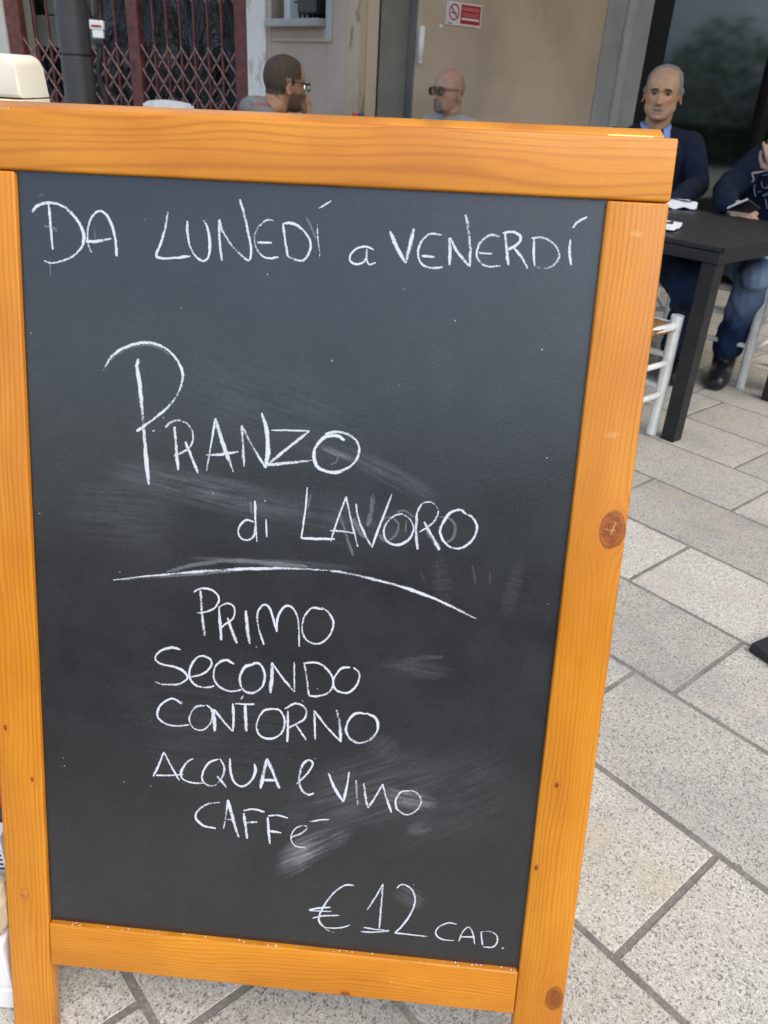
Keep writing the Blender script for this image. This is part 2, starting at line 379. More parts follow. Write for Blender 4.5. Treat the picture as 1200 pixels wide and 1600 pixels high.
for i in range(len(vs_l) - 1):
    v0, v1 = vs_l[i], vs_l[i + 1]
    u0 = None
    for k, uu in known.items():
        if abs(k * KS - v0) < 1e-4: u0 = uu * KS
    if abs(v1 - 0.222 * KS) < 1e-4: u0 = -0.722 * KS
    if u0 is None: u0 = rr.uniform(-0.5, 0.5)
    js = [u0]
    while js[-1] < 1.9 and len(js) < 40: js.append(js[-1] + rr.choice((0.52, 0.60, 0.66, 0.74, 0.85)))
    while js[0] > -4.6 - 0.2 * v0: js.insert(0, js[0] - rr.choice((0.56, 0.62, 0.68, 0.78)))
    for a, b in zip(js, js[1:]):
        bm = bmesh.new(); g = 0.0060; L, W = (b - a) / 2 - g, (v1 - v0) / 2 - g
        hz = 0.0018; ch = 0.0012
        pts = [(-L, -W), (0, -W), (L, -W), (L, W), (0, W), (-L, W)]
        def ring(ins, z, jit):
            return [bm.verts.new((x - math.copysign(ins, x) * (x != 0) + rr.uniform(-jit, jit), y - math.copysign(ins, y) + rr.uniform(-jit, jit), z)) for x, y in pts]
        A = ring(0, -0.01, 0.0007); B = ring(0, hz - ch, 0.0007); Cc = ring(ch, hz, 0.0006)
        for q in (0, 1):
            P, Q = (A, B) if q == 0 else (B, Cc)
            for k in range(6): bm.faces.new((P[k], P[(k + 1) % 6], Q[(k + 1) % 6], Q[k]))
        bm.faces.new(Cc)
        st = done('paving_stone', bm, M['granite'], ground)
        st.location = uv((a + b) / 2, (v0 + v1) / 2, 0.0); st.rotation_euler = (rr.uniform(-.0016, .0016), rr.uniform(-.0016, .0016), GA)

# ------------------------------------------------------------------ chalkboard A-sign
BS = 0.866 * KS
BX = Vector((0.99831, -0.05559, 0.01688)).normalized()
BZ = Vector((-0.00564, 0.26047, 0.96547)); BZ = (BZ - BX * BZ.dot(BX)).normalized()
BY = BZ.cross(BX).normalized()                      # away from the reader
PTL = CP + Vector((-0.48985, 1.07022, -0.12390)) * BS
PW, PH = 0.73666 * BS, 1.10968 * BS                 # visible blackboard
mid = PTL + BX * (PW / 2); BO = mid - BZ * (mid.z / BZ.z)
BM = Matrix((( BX.x, BY.x, BZ.x, BO.x), (BX.y, BY.y, BZ.y, BO.y), (BX.z, BY.z, BZ.z, BO.z), (0, 0, 0, 1)))
BMI = BM.inverted()
PD = 0.007                                          # blackboard set back behind the frame face
def bxz(px, py, dep=0.0):
    q = BMI @ on_plane(px, py, BO + BY * dep, BY); return q.x, q.z
ztop = (mid - BO).length; zbot = ztop - PH
x0, x1 = -PW / 2, PW / 2
xo_r = (bxz(1044, 312)[0] + bxz(880, 1600)[0]) / 2
xo_l = (bxz(0, 1284)[0] + bxz(23.4, 1600)[0]) / 2
z_rt = (bxz(1052, 213)[1] + bxz(640, 199)[1]) / 2
z_rb = ztop - 0.0005
z_bb = (bxz(82, 1507)[1] + bxz(811, 1585)[1]) / 2
board = empty('menu_board', BO, 0, 'orange varnished pine A-board with handwritten chalk menu standing on the granite paving', 'menu board')
board.matrix_world = BM
def K(px, py, r): x, z = bxz(px, py); return (x, z, r)
mw_top = wood('pine_top_rail', 'x', [], 3.0, 95.0, 0.06)
mw_r = wood('pine_right_side', 'z', [K(957, 829, 0.0135), K(866, 1561, 0.0105), K(870, 1227, 0.0028), K(838, 1356, 0.0028)], 11.0, 210.0)
mw_l = wood('pine_left_side', 'z', [K(8, 1137, 0.0028), K(50, 1218, 0.0026), K(38, 1397, 0.0035)], 17.0, 190.0)
mw_b = wood('pine_bottom_rail', 'x', [K(540, 1552, 0.0045)], 23.0, 200.0, 0.012)
mw_k = wood('pine_rear', 'x', [], 29.0, 160.0, 0.02, 1.05)
TH = 0.021
def bar(name, lo, hi, m, parent=board, bev=0.0025):
    bm = bmesh.new(); box(bm, lo, hi, bev, seg=3); return done(name, bm, m, parent, True)
def flat_smooth(o):
    for p in o.data.polygons: p.use_smooth = True
    try: o.data.set_sharp_from_angle(angle=R(35))
    except Exception: pass
for o in (bar('top_rail', (xo_l, 0, z_rb), (xo_r + 0.0006, TH, z_rt), mw_top),
          bar('side_rail', (xo_l, 0.0004, 0), (x0, TH, z_rb - 0.0012), mw_l),
          bar('side_rail', (x1, 0.0004, 0), (xo_r, TH, z_rb - 0.0012), mw_r),
          bar('bottom_rail', (x0 + 0.0008, -0.001, z_bb), (x1 - 0.0008, TH - 0.001, zbot), mw_b)): flat_smooth(o)
# rear half of the A, hinged at the top
rear = bpy.data.objects.new('rear_frame', None); COL.objects.link(rear); rear.parent = board
rear.location = (0, TH + 0.003, z_rt); rear.rotation_euler = (R(31), 0, 0); rear.empty_display_size = .1
rl, rt_ = xo_l + 0.004, xo_r - 0.008; hh = z_rt * 0.985
for nm, lo, hi, m in (('rear_top_rail', (rl, 0, -0.066), (rt_, TH, 0.0065), mw_k), ('rear_side_rail', (rl, 0, -hh), (rl + 0.055, TH, -0.068), mw_l),
                      ('rear_side_rail', (rt_ - 0.055, 0, -hh), (rt_, TH, -0.068), mw_r), ('rear_bottom_rail', (rl + 0.0555, 0, -hh + 0.16), (rt_ - 0.0555, TH, -hh + 0.215), mw_b)):
    flat_smooth(bar(nm, lo, hi, m, rear))
bm = bmesh.new(); box(bm, (rl + 0.05, 0.009, -hh + 0.205), (rt_ - 0.05, 0.014, -0.06)); done('rear_blackboard', bm, plain('rear_slate', (0.03, 0.03, 0.031), 0.5), rear)
for px in (988, -20):
    x, _ = bxz(px, 205)
    bm = bmesh.new(); box(bm, (x - 0.022, 0.004, z_rt), (x + 0.022, TH + 0.002, z_rt + 0.0016), 0.0004)
    for k in range(5): tube(bm, [(x - 0.022 + k * 0.0088 + 0.0003, TH + 0.0015, z_rt + 0.0022), (x - 0.022 + (k + 1) * 0.0088 - 0.0003, TH + 0.0015, z_rt + 0.0022)], 0.0024, 8)
    done('hinge', bm, M['brass'], board)
x, z = bxz(38, 1397)
bm = bmesh.new(); tube(bm, [(x, 0.0004, z), (x, -0.0003, z), (x, -0.0006, z)], [0.0052, 0.0052, 0.0046], 20)
done('dowel_plug', bm, plain('plug_wood', (0.52, 0.17, 0.025), 0.35, 0.25, 150.0), board)

bm = bmesh.new(); rc_ = random.Random(4)
for k in range(60):
    q_ = Vector((rc_.uniform(x0 + .004, x1 - .004), rc_.uniform(.001, PD - .001), zbot + .0003)); r_ = rc_.uniform(.0003, .0011)
    bmesh.ops.create_icosphere(bm, subdivisions=1, radius=r_, matrix=Matrix.Translation(q_))
cc_ = done('chalk_crumbs', bm, plain('chalk_crumb', (.72, .72, .73), .9), board); cc_['kind'] = 'stuff'
def slate():
    t = T('blackboard_slate', 0.42, 0.9); o = t.obj(); sp = t.sep(o)
    c = t.mix(t.ss(t.noise(o, 14.0, 5.0, 0.6), 0.3, 0.7), (0.009, 0.009, 0.0095), (0.013, 0.013, 0.0135))
    dust = None
    sm = [(490, 1322, 78, 30, -30, .42), (462, 1350, 52, 22, -35, .30), (640, 1248, 55, 22, 8, .34), (655, 1295, 26, 14, -20, .16), (560, 1240, 170, 80, -25, .11), (320, 765, 190, 36, 9, .17),
          (610, 742, 95, 20, 24, .13), (528, 708, 40, 7, 18, .36), (190, 800, 110, 70, 0, .07), (420, 879, 160, 8, -1, .20), (650, 1045, 70, 20, 2, .09), (640, 1402, 34, 24, 30, .17),
          (430, 640, 200, 90, 15, .05), (800, 920, 16, 60, 10, .07), (690, 905, 20, 50, -10, .06), (330, 1130, 200, 160, 0, .04), (600, 1170, 30, 40, -50, .10), (700, 1250, 160, 120, -30, .05), (505, 810, 200, 50, 5, .06)]
    for (px, py, rx, rz, ang, a) in sm:
        cx, cz = bxz(px, py, PD); s = 0.00067; ca, sa = math.cos(R(-ang)), math.sin(R(-ang))
        dx = t.m_('SUBTRACT', sp[0], cx); dz = t.m_('SUBTRACT', sp[2], cz)
        lx = t.m_('ADD', t.m_('MULTIPLY', dx, ca), t.m_('MULTIPLY', dz, sa)); lz = t.m_('SUBTRACT', t.m_('MULTIPLY', dz, ca), t.m_('MULTIPLY', dx, sa))
        q = t.m_('ADD', t.m_('POWER', t.m_('DIVIDE', t.m_('ABSOLUTE', lx), rx * s), 2.0), t.m_('POWER', t.m_('DIVIDE', t.m_('ABSOLUTE', lz), rz * s), 2.0))
        st = t.noise(t.comb(t.m_('MULTIPLY', lx, 14.0), t.m_('MULTIPLY', lz, 230.0), px * .1), 1.0, 3.0, 0.6)
        st2 = t.noise(t.comb(t.m_('MULTIPLY', lx, 25.0), t.m_('MULTIPLY', lz, 40.0), py * .1), 1.0, 3.0, 0.6)
        mk = t.m_('MULTIPLY', t.ss(t.m_('ADD', q, t.m_('MULTIPLY', st2, 0.5)), 0.15, 1.45, a * .62, 0.0), t.ss(t.m_('ADD', t.m_('MULTIPLY', st, .62), t.m_('MULTIPLY', st2, .38)), 0.38, 0.64, 0.10, 1.15))
        dust = mk if dust is None else t.m_('ADD', dust, mk)
    film = t.m_('MULTIPLY', t.ss(t.noise(t.vmul(o, (9.0, 1.0, 5.0)), 1.0, 6.0, 0.68, 0.6), 0.42, 0.75), 0.012)
    dust = t.m_('ADD', dust, film)
    v = t.n('ShaderNodeTexVoronoi', {'Vector': o, 'Scale': 55.0}); spk = t.ss(v.outputs['Distance'], 0.035, 0.06, 0.55, 0.0)
    spk = t.m_('MULTIPLY', spk, t.m_('GREATER_THAN', t.sep(v.outputs['Color'])[0], 0.80))
    dust = t.m_('ADD', dust, spk)
    fine = t.noise(o, 900.0, 2.0)
    dust = t.m_('MULTIPLY', dust, t.ss(fine, 0.25, 0.75, 0.55, 1.3), clamp=True)
    c = t.mix(dust, c, (0.62, 0.63, 0.65))
    c = t.mix(t.ss(fine, 0.5, 0.8, 0.0, 0.05), c, (0.5, 0.5, 0.5))
    t.set(Base_Color=c, Roughness=t.m_('ADD', t.ss(t.noise(o, 20.0, 4.0), 0.3, 0.7, 0.24, 0.31), t.m_('MULTIPLY', dust, 0.6), clamp=True))
    t.bump(t.m_('ADD', t.noise(o, 650.0, 3.0), t.m_('MULTIPLY', t.noise(o, 8.0, 2.0), 3.0)), 0.22, 0.0006); return t.m
bm = bmesh.new(); box(bm, (x0 - 0.006, PD, zbot - 0.006), (x1 + 0.006, PD + 0.006, ztop + 0.006))
slate_o = done('blackboard', bm, slate(), board)

def chalk(name, dens):
    t = T(name, 0.95, 0.1); o = t.obj()
    u = t.sep(t.n('ShaderNodeUVMap').outputs[0]); prs = t.attr('press')
    edge = t.m_('ABSOLUTE', t.m_('SUBTRACT', t.m_('MULTIPLY', u[1], 2.0), 1.0))
    g = t.m_('ADD', t.m_('MULTIPLY', t.noise(o, 1100.0, 2.0, 0.6), 0.6), t.m_('MULTIPLY', t.noise(o, 420.0, 2.0, 0.6), 0.4))
    g = t.m_('ADD', g, t.m_('MULTIPLY', t.m_('SUBTRACT', t.noise(o, 70.0, 2.0), 0.5), 0.35))
    th = t.m_('ADD', t.m_('MULTIPLY', t.m_('POWER', edge, 2.2), 0.36), dens)
    th = t.m_('SUBTRACT', th, t.m_('MULTIPLY', prs, 0.25))
    a = t.ss(t.m_('SUBTRACT', g, th), -0.07, 0.13)
    if 'faint' in name: a = t.m_('MULTIPLY', a, 0.05 if 'ghost' in name else 0.16)
    t.set(Base_Color=(0.64, 0.65, 0.67), Alpha=a); return t.m
M['chalk'] = chalk('chalk', 0.425); M['faint'] = chalk('faint_chalk', 0.42); M['ghost'] = chalk('faint_ghost_chalk', 0.45)
cnt = [0]
def word(text, G, strokes, wpx=5.6, mk='chalk', parent=slate_o):
    """strokes: (points[, width factor]) in the pixels of one enlarged crop G=(x, y, scale) of the photo, laid on the blackboard plane"""
    bm = bmesh.new(); uvl = bm.loops.layers.uv.new('UVMap'); pl = bm.verts.layers.float.new('press')
    for s in strokes:
        pts, wf = s if isinstance(s, tuple) and isinstance(s[0], list) else (s, 1.0)
        P = []
        for (a, b) in pts:
            x, z = bxz(G[0] + a / G[2], G[1] + b / G[2], PD); P.append((x, 0, z))
        C = catmull(P, 7)
        cnt[0] += 1; off = PD - 0.00025 - (cnt[0] % 12) * 0.00003
        hw = wpx * wf * 1.16 * 0.00067 / 2; L = 0.0; prev = None; n = len(C)
        sd = random.random() * 50
        for i, p in enumerate(C):
            d = (C[min(i + 1, n - 1)] - C[max(i - 1, 0)]).normalized(); nn = Vector((-d.z, 0, d.x))
            if i: L += (p - C[i - 1]).length
            k = hw * (0.88 + 0.32 * mnoise.noise(Vector((L * 60, sd, 0))))
            k *= 0.62 + 0.38 * min(1, i / 2.5, (n - 1 - i) / 2.5)
            y = off - L * 0.0004; pr = 0.35 + 0.75 * mnoise.noise(Vector((L * 22, sd + 9, 3)))
            j = nn * (hw * 0.16 * mnoise.noise(Vector((L * 150, sd + 5, 7))))
            a = bm.verts.new(Vector((p.x, y, p.z)) + nn * k + j); b = bm.verts.new(Vector((p.x, y, p.z)) - nn * k + j)
            a[pl] = pr; b[pl] = pr
            if prev:
                f = bm.faces.new((prev[0], a, b, prev[1]))
                for lp, q in zip(f.loops, ((prev[2], 1), (L, 1), (L, 0), (prev[2], 0))): lp[uvl].uv = q
            prev = (a, b, L)
    me = bpy.data.meshes.new('chalk_word'); bm.to_mesh(me); bm.free()
    o = link('chalk_word', me, M[mk], parent); o['label'] = text
    if mk != 'chalk': o.name = 'chalk_smear'; o['kind'] = 'stuff'
    return o
A = (0, 240, 2.4); B = (480, 280, 2.069); Cg = (130, 500, 2.553); Dg = (340, 740, 2.727); Eg = (160, 870, 2.0); F = (200, 1160, 2.4); G = (440, 1360, 3.0)
word('chalk word DA', A, [[(183, 183), (190, 270), (198, 360)], [(122, 220), (140, 196), (185, 185), (230, 195), (270, 225), (305, 275), (315, 320), (300, 360), (265, 390), (225, 405), (190, 410), (165, 402)],
     [(343, 372), (330, 330), (332, 270), (350, 230), (375, 215), (400, 230), (420, 270), (435, 330), (438, 385)], [(322, 330), (370, 328), (418, 318)]], 5.4)
word('chalk word LUNEDI with accent', A, [[(630, 218), (622, 270), (605, 330), (588, 375), (590, 388), (620, 393), (670, 390), (715, 385)], [(703, 252), (705, 310), (718, 360), (740, 390), (765, 402), (783, 385), (787, 330), (778, 280), (765, 250)],
     [(833, 402), (825, 340), (822, 250), (835, 290), (870, 345), (910, 385), (935, 400), (942, 360), (930, 290), (915, 225), (900, 172)], ([(1025, 252), (1000, 250), (970, 275), (955, 310), (960, 350), (985, 385), (1015, 393), (1045, 388)], .8), ([(965, 333), (1020, 335)], .9),
     [(1062, 262), (1070, 330), (1080, 385)], [(1062, 262), (1100, 263), (1135, 285), (1160, 320), (1165, 355), (1150, 390), (1130, 402), (1100, 395), (1080, 385)],
     ([(1190, 262), (1192, 310), (1200, 388)], .7), ([(1196, 205), (1244, 177)], .7)], 5.2)
word('faint smears beside the first line', A, [([(188, 400), (190, 460)], .6), ([(355, 270), (358, 340)], .5), ([(165, 270), (200, 280), (215, 290)], 1.2), ([(1185, 320), (1165, 270), (1150, 240)], .9), ([(145, 155), (165, 155)], .8)], 5, 'faint')
word('small chalk letter a', B, [[(215, 228), (190, 218), (160, 225), (140, 245), (140, 265), (160, 275), (185, 265), (195, 235)], [(193, 225), (192, 255), (200, 275), (222, 270)]], 3.6)
word('chalk word VENERDI with accent', B, [([(268, 168), (290, 220), (318, 272)], 1.15), ([(318, 272), (330, 225), (345, 160)], 1.2), [(435, 180), (395, 178), (368, 205), (358, 240), (368, 272), (400, 287), (438, 285)], [(370, 248), (412, 252)],
     [(460, 278), (462, 235), (462, 192), (485, 235), (525, 282)], ([(525, 282), (527, 230), (522, 170), (512, 115)], 1.15), [(622, 185), (590, 182), (560, 205), (548, 240), (560, 270), (590, 283), (625, 280)], [(555, 238), (598, 242)],
     [(640, 175), (645, 230), (650, 278)], [(632, 175), (660, 170), (685, 180), (688, 200), (668, 218), (645, 228)], [(668, 222), (695, 255), (712, 290)], [(735, 190), (732, 235), (735, 280)], [(725, 190), (765, 190), (800, 212), (815, 245), (800, 275), (770, 288), (735, 283)],
     [(850, 195), (848, 235), (853, 278)], ([(858, 158), (875, 138), (905, 122)], .8)], 5.3)
word('chalk word PRANZO with tall initial', Cg, [([(88, 188), (110, 150), (150, 118), (200, 97), (260, 90), (310, 103), (350, 130), (380, 170), (397, 215), (390, 265), (365, 315), (325, 360), (280, 395), (240, 425), (213, 443)], .95), ([(220, 155), (215, 185), (225, 250), (235, 350), (242, 440), (252, 560), (262, 658)], 1.25),
     ([(365, 425), (372, 520), (380, 598)], 1.15), ([(328, 428), (350, 408), (385, 400), (420, 418), (437, 450), (435, 490), (410, 520), (362, 542)], .85), ([(408, 485), (430, 540), (458, 610)], 1.15), ([(492, 602), (508, 510), (528, 392)], .75), ([(528, 392), (560, 500), (600, 605)], 1.25), ([(490, 538), (560, 535), (620, 525)], .85),
     ([(642, 585), (638, 500), (632, 420)], .95), [(632, 420), (680, 510), (728, 590)], ([(728, 590), (738, 510), (730, 430), (712, 370)], 1.3), ([(750, 440), (820, 440), (903, 443)], .7), ([(903, 443), (830, 500), (735, 578)], 1.05), [(735, 578), (820, 570), (915, 560)],
     [(1043, 480), (1015, 462), (970, 465), (935, 495), (920, 540), (935, 585), (975, 605), (1020, 605), (1070, 580), (1100, 535), (1095, 490), (1060, 458), (1010, 447), (965, 455)], ([(280, 440), (282, 444)], 1.0)], 6.2)
word('faint second edge of the tall initial', Cg, [([(110, 160), (150, 130), (200, 108), (260, 100), (310, 115), (345, 140)], .8), ([(1015, 545), (1010, 565), (985, 578)], .7), ([(85, 190), (78, 205)], .6)], 5, 'faint')
word('chalk word di', Dg, [[(155, 205), (125, 197), (100, 215), (88, 245), (100, 275), (130, 283), (155, 265), (160, 225)], [(160, 115), (162, 200), (168, 290)], ([(207, 192), (208, 230), (210, 270)], .8), ([(202, 113), (204, 118)], 1.0)], 4.3)
word('chalk word LAVORO', Dg, [[(382, 58), (375, 150), (357, 275)], [(357, 275), (420, 277), (500, 279)], [(482, 288), (510, 200), (548, 98)], ([(548, 98), (570, 200), (597, 312)], 1.2), ([(480, 242), (540, 247), (588, 255)], .9), ([(590, 128), (600, 190), (628, 260), (658, 315)], 1.15), [(658, 315), (680, 250), (715, 160), (742, 88)],
     [(790, 172), (755, 178), (720, 210), (708, 250), (725, 290), (770, 303), (815, 280), (835, 235), (820, 195), (788, 172)], ([(850, 165), (845, 240), (852, 322)], 1.4), [(850, 165), (870, 130), (895, 120), (925, 130), (940, 160), (925, 200), (890, 230), (860, 248)], ([(880, 205), (910, 260), (945, 325)], 1.6),
     ([(1060, 172), (1035, 155), (995, 165), (965, 200), (948, 245), (965, 290), (1005, 317), (1050, 312), (1090, 275), (1105, 225), (1085, 185), (1060, 172)], 1.2)], 4.6)
word('half erased strokes under LAVORO', Dg, [([(140, 120), (145, 170)], .9), ([(397, 85), (385, 150)], .9), ([(515, 160), (545, 250), (578, 348)], 1.6), ([(665, 88), (655, 150), (640, 225)], 2.4), ([(700, 195), (740, 185), (770, 215), (760, 260), (730, 285)], 1.0), ([(760, 165), (800, 158), (835, 185)], 1), ([(805, 200), (800, 250)], 1),
     ([(945, 185), (985, 190), (1012, 220), (1005, 270), (975, 295)], 1.1), ([(580, 190), (600, 240), (625, 275)], 1.4), ([(690, 260), (715, 290)], 2.2), ([(890, 240), (925, 290), (945, 320)], 2.4)], 5, 'faint')
word('rubbed out ticks under LAVORO', Dg, [([(935, 385), (945, 450)], 1.2), ([(1085, 390), (1100, 470)], 1.2), ([(1160, 420), (1158, 470)], 1.2), ([(865, 410), (880, 460)], 1)], 5, 'ghost')
word('curved chalk line under LAVORO', Eg, [([(32, 73), (120, 62), (250, 50)], .8), ([(245, 50), (400, 40), (520, 36), (640, 38), (740, 47), (850, 70), (950, 98), (1060, 140), (1168, 193)], 1.15)], 5.6)
word('faint curve above the chalk line', Eg, [([(200, 47), (300, 22), (420, 12), (520, 20), (640, 30)], 1.6), ([(60, 70), (200, 58), (400, 46)], 1.4)], 6, 'faint')
word('rubbed out corner mark', Eg, [([(950, 318), (1065, 312)], 2.4)], 6, 'ghost')
word('chalk word PRIMO', Eg, [([(307, 105), (312, 180), (320, 245)], 1.5), ([(285, 110), (310, 98), (345, 105), (365, 130), (350, 160), (320, 172), (295, 175)], .9), ([(365, 160), (372, 260)], 1.5), ([(362, 158), (390, 145), (412, 158), (410, 190), (385, 210), (370, 222)], .9), ([(392, 190), (405, 230), (420, 270)], 1.4), ([(448, 168), (453, 220), (460, 272)], 1.5),
     [(505, 275), (488, 220), (485, 175), (505, 150), (525, 165), (545, 235)], [(545, 235), (548, 190), (570, 155), (595, 160), (612, 200), (615, 280)], [(690, 165), (655, 160), (630, 190), (625, 235), (645, 265), (680, 270), (710, 245), (722, 205), (705, 172), (685, 158)]], 4.8)
word('chalk word SECONDO', Eg, [[(245, 290), (215, 283), (180, 295), (165, 318), (185, 335), (225, 343), (255, 358), (265, 380), (235, 398), (190, 398), (165, 390)], [(275, 375), (315, 365), (340, 340), (335, 318), (305, 310), (280, 335), (272, 370), (290, 400), (325, 408), (350, 403)], [(412, 335), (385, 322), (355, 340), (348, 375), (365, 405), (400, 420), (435, 415)],
     ([(475, 335), (445, 345), (430, 380), (440, 415), (470, 425), (500, 405), (507, 365), (492, 335), (470, 332)], 1.15), ([(525, 425), (530, 375), (530, 330)], 1.6), ([(530, 330), (565, 380), (600, 422)], 1.2), ([(600, 422), (600, 375), (600, 328)], .9), ([(632, 335), (640, 385), (645, 432)], 1.2), [(628, 332), (675, 332), (710, 360), (722, 395), (705, 425), (670, 435), (645, 433)], [(775, 345), (745, 350), (722, 385), (730, 415), (765, 425), (795, 400), (803, 365), (785, 345)]], 4.9)
word('chalk word CONTORNO', Eg, [[(250, 460), (220, 443), (185, 460), (172, 495), (195, 520), (230, 528), (270, 525)], [(320, 465), (290, 470), (272, 505), (285, 535), (315, 540), (340, 515), (343, 480), (325, 462)], ([(352, 545), (350, 510), (348, 475)], 1.5), ([(348, 475), (380, 515), (408, 545)], 1.1), ([(408, 545), (410, 500), (408, 458)], 1.2), [(415, 458), (445, 460), (475, 460)], ([(447, 462), (448, 505), (450, 545)], 1.6), ([(433, 445), (440, 433)], .7),
     [(540, 475), (505, 480), (483, 520), (490, 555), (525, 568), (560, 550), (570, 510), (555, 480), (535, 474)], ([(580, 480), (580, 530), (578, 578)], 1.3), [(570, 475), (605, 458), (635, 475), (632, 505), (600, 525), (580, 535)], [(602, 520), (637, 572)], [(665, 570), (664, 525), (662, 480)], [(662, 480), (700, 530), (745, 578)], ([(745, 578), (742, 520), (732, 478)], 1.4), ([(825, 490), (790, 490), (765, 520), (765, 555), (795, 580), (835, 572), (860, 540), (855, 505), (825, 488)], 1.2)], 4.9)
word('chalk words ACQUA e', F, [[(95, 127), (115, 85), (135, 35)], ([(135, 35), (160, 85), (193, 142)], 1.1), [(105, 122), (150, 123), (208, 120)], [(245, 60), (220, 75), (200, 110), (205, 135), (240, 150), (285, 152)], [(340, 62), (305, 75), (280, 115), (285, 150), (320, 162), (350, 135), (362, 95), (345, 60)], ([(335, 125), (370, 168)], 1.2), [(382, 60), (385, 110), (400, 150), (430, 165), (460, 145), (478, 110), (475, 80)],
     ([(497, 172), (510, 110), (522, 60)], 1.5), ([(522, 60), (545, 115), (568, 172)], 1.5), [(505, 140), (555, 142)], [(632, 155), (665, 125), (690, 90), (690, 72), (675, 66), (655, 85), (642, 130), (650, 175), (675, 195), (698, 190)]], 5.2)
word('chalk word VINO with backward N', F, [([(752, 115), (775, 170), (808, 222)], 1.2), [(808, 222), (820, 170), (830, 110)], ([(855, 142), (858, 190), (862, 235)], 1.2), ([(885, 152), (890, 200), (900, 245)], 1.2), [(900, 245), (930, 200), (955, 155)], ([(955, 155), (970, 210), (988, 262)], 1.2), [(1060, 180), (1025, 185), (1005, 215), (1010, 250), (1045, 270), (1080, 255), (1100, 220), (1085, 190), (1060, 178)]], 5.2)
word('chalk word CAFFE with accent', F, [[(345, 225), (300, 230), (262, 255), (255, 285), (285, 312), (330, 322)], [(358, 322), (368, 270), (375, 215)], ([(375, 215), (395, 290), (415, 355)], 1.4), ([(365, 288), (402, 290)], .9), ([(435, 265), (442, 320), (447, 360)], 1.2), [(433, 255), (470, 250), (512, 260)], [(440, 300), (485, 298)], ([(525, 280), (528, 340), (533, 380)], 1.2), [(525, 275), (560, 272), (600, 283)], [(525, 330), (575, 338)],
     [(610, 355), (650, 340), (672, 320), (655, 310), (625, 325), (612, 355), (625, 385), (665, 395)], ([(682, 297), (718, 290), (755, 288)], .8)], 5.2)
word('chalk euro sign', G, [[(340, 70), (300, 68), (255, 95), (215, 140), (185, 190), (175, 230), (195, 262), (240, 270), (290, 265), (322, 255)], ([(178, 235), (210, 275), (245, 290)], .9), [(128, 185), (180, 175), (230, 172)], ([(130, 188), (180, 190), (235, 192)], .8), [(145, 222), (200, 212), (270, 210)]], 4.2)
word('chalk number 12', G, [[(402, 183), (440, 125), (475, 62)], ([(475, 62), (468, 150), (458, 270)], 1.2), [(385, 266), (440, 275), (505, 281)], ([(372, 285), (430, 288), (500, 284)], .9), [(540, 82), (560, 65), (590, 72), (618, 100), (625, 150), (600, 210), (560, 265), (530, 292)], [(530, 292), (590, 298), (682, 308)]], 4.5)
word('small chalk word CAD', G, [[(820, 250), (780, 245), (735, 265), (722, 295), (750, 320), (810, 328)], [(830, 332), (848, 290), (875, 265), (895, 290), (905, 345)], [(835, 310), (898, 312)], [(935, 290), (938, 320), (942, 350)], [(930, 288), (970, 285), (1005, 300), (1012, 330), (990, 358), (945, 358)], ([(1036, 360), (1039, 366)], 1.6)], 3.6)

# ------------------------------------------------------------------ walls behind (local frame: x along the wall, y out towards the square, z up)
def wall_frame(p, d):
    d = Vector((d.x, d.y, 0)).normalized(); n = Vector((d.y, -d.x, 0))
    return Matrix(((d.x, -n.x, 0, p.x), (d.y, -n.y, 0, p.y), (0, 0, 1, 0), (0, 0, 0, 1)))   # +y runs into the wall
def on_wall(W, px, py):
    n = Vector((W[0][1], W[1][1], 0)); q = W.inverted() @ on_plane(px, py, W.translation, n); return q.x, q.z
def wthing(name, W, label, cat, x=0.0):
    o = empty(name, (0, 0, 0), 0, label, cat); o.matrix_world = W @ Matrix.Translation((x, 0, 0)); return o
def wbox(name, par, lo, hi, m, bev=0.0, x=0.0, kind=None):
    bm = bmesh.new(); box(bm, (lo[0] - x, lo[1], lo[2]), (hi[0] - x, hi[1], hi[2]), bev); o = done(name, bm, m, par)
    return o
SW = wall_frame(at(725, 25, 6.1), D2)                     # wall with the sign, runs away to the right
sx = lambda px, py=100: on_wall(SW, px, py)[0]
s560, s590, s650, s935 = sx(560), sx(590), sx(650), sx(936)
CORN = SW @ Vector((s560, 0, 0))
LW = wall_frame(CORN, -D1)                                   # wall with the sill, runs away to the left
LW = wall_frame(CORN, D1)                           # x grows towards the corner C1
lx = lambda px, py=100: on_wall(LW, px, py)[0]
l425 = lx(425)
HT = 4.2
# sign wall
sw = wthing('house_wall', SW, 'beige rendered house wall with a no smoking sign to the right of the narrow doorway', 'wall', s650)
wbox('render_face', sw, (s650, 0, 0), (s935, 0.35, HT), M['beige_wall'], 0.012, s650)
wbox('skirting', sw, (s650 + .02, -0.015, 0), (s935 - .003, 0.002, 0.18), M['grey_stone'], 0.004, s650)
cj = wthing('corner_pier', SW, 'rust streaked beige corner pier left of the narrow doorway', 'wall', s560)
bm = bmesh.new(); box(bm, (.062, 0.002, 0), (s590 - s560, 0.35, HT), 0.004); done('render_face', bm, M['beige_wall'], cj)
dw = wthing('doorway', SW, 'narrow doorway with dark gap and grey painted reveal between two beige walls', 'doorway', s590)
wbox('back_panel', dw, (s560 + .066, 0.56, 0), (s650 + .3, 0.60, HT), M['frame_dark'], 0.0, s590)
wbox('gap_strip', dw, (s590 + .002, 0.06, 0), (s590 + .055, 0.355, HT), M['frame_dark'], 0.004, s590)  # near-black strip, its colour stands in for the dark of the gap
wbox('door_leaf', dw, (s590 + .075, 0.075, 0.02), (s650 - .012, 0.115, HT), plain('taupe_door_paint', (.23, .22, .185), .6, .12, 3.0), .004, s590)
wbox('reveal_panel', dw, (s650 - .010, 0.012, 0), (s650 - .001, 0.555, HT), M['reveal'], 0.0, s590)
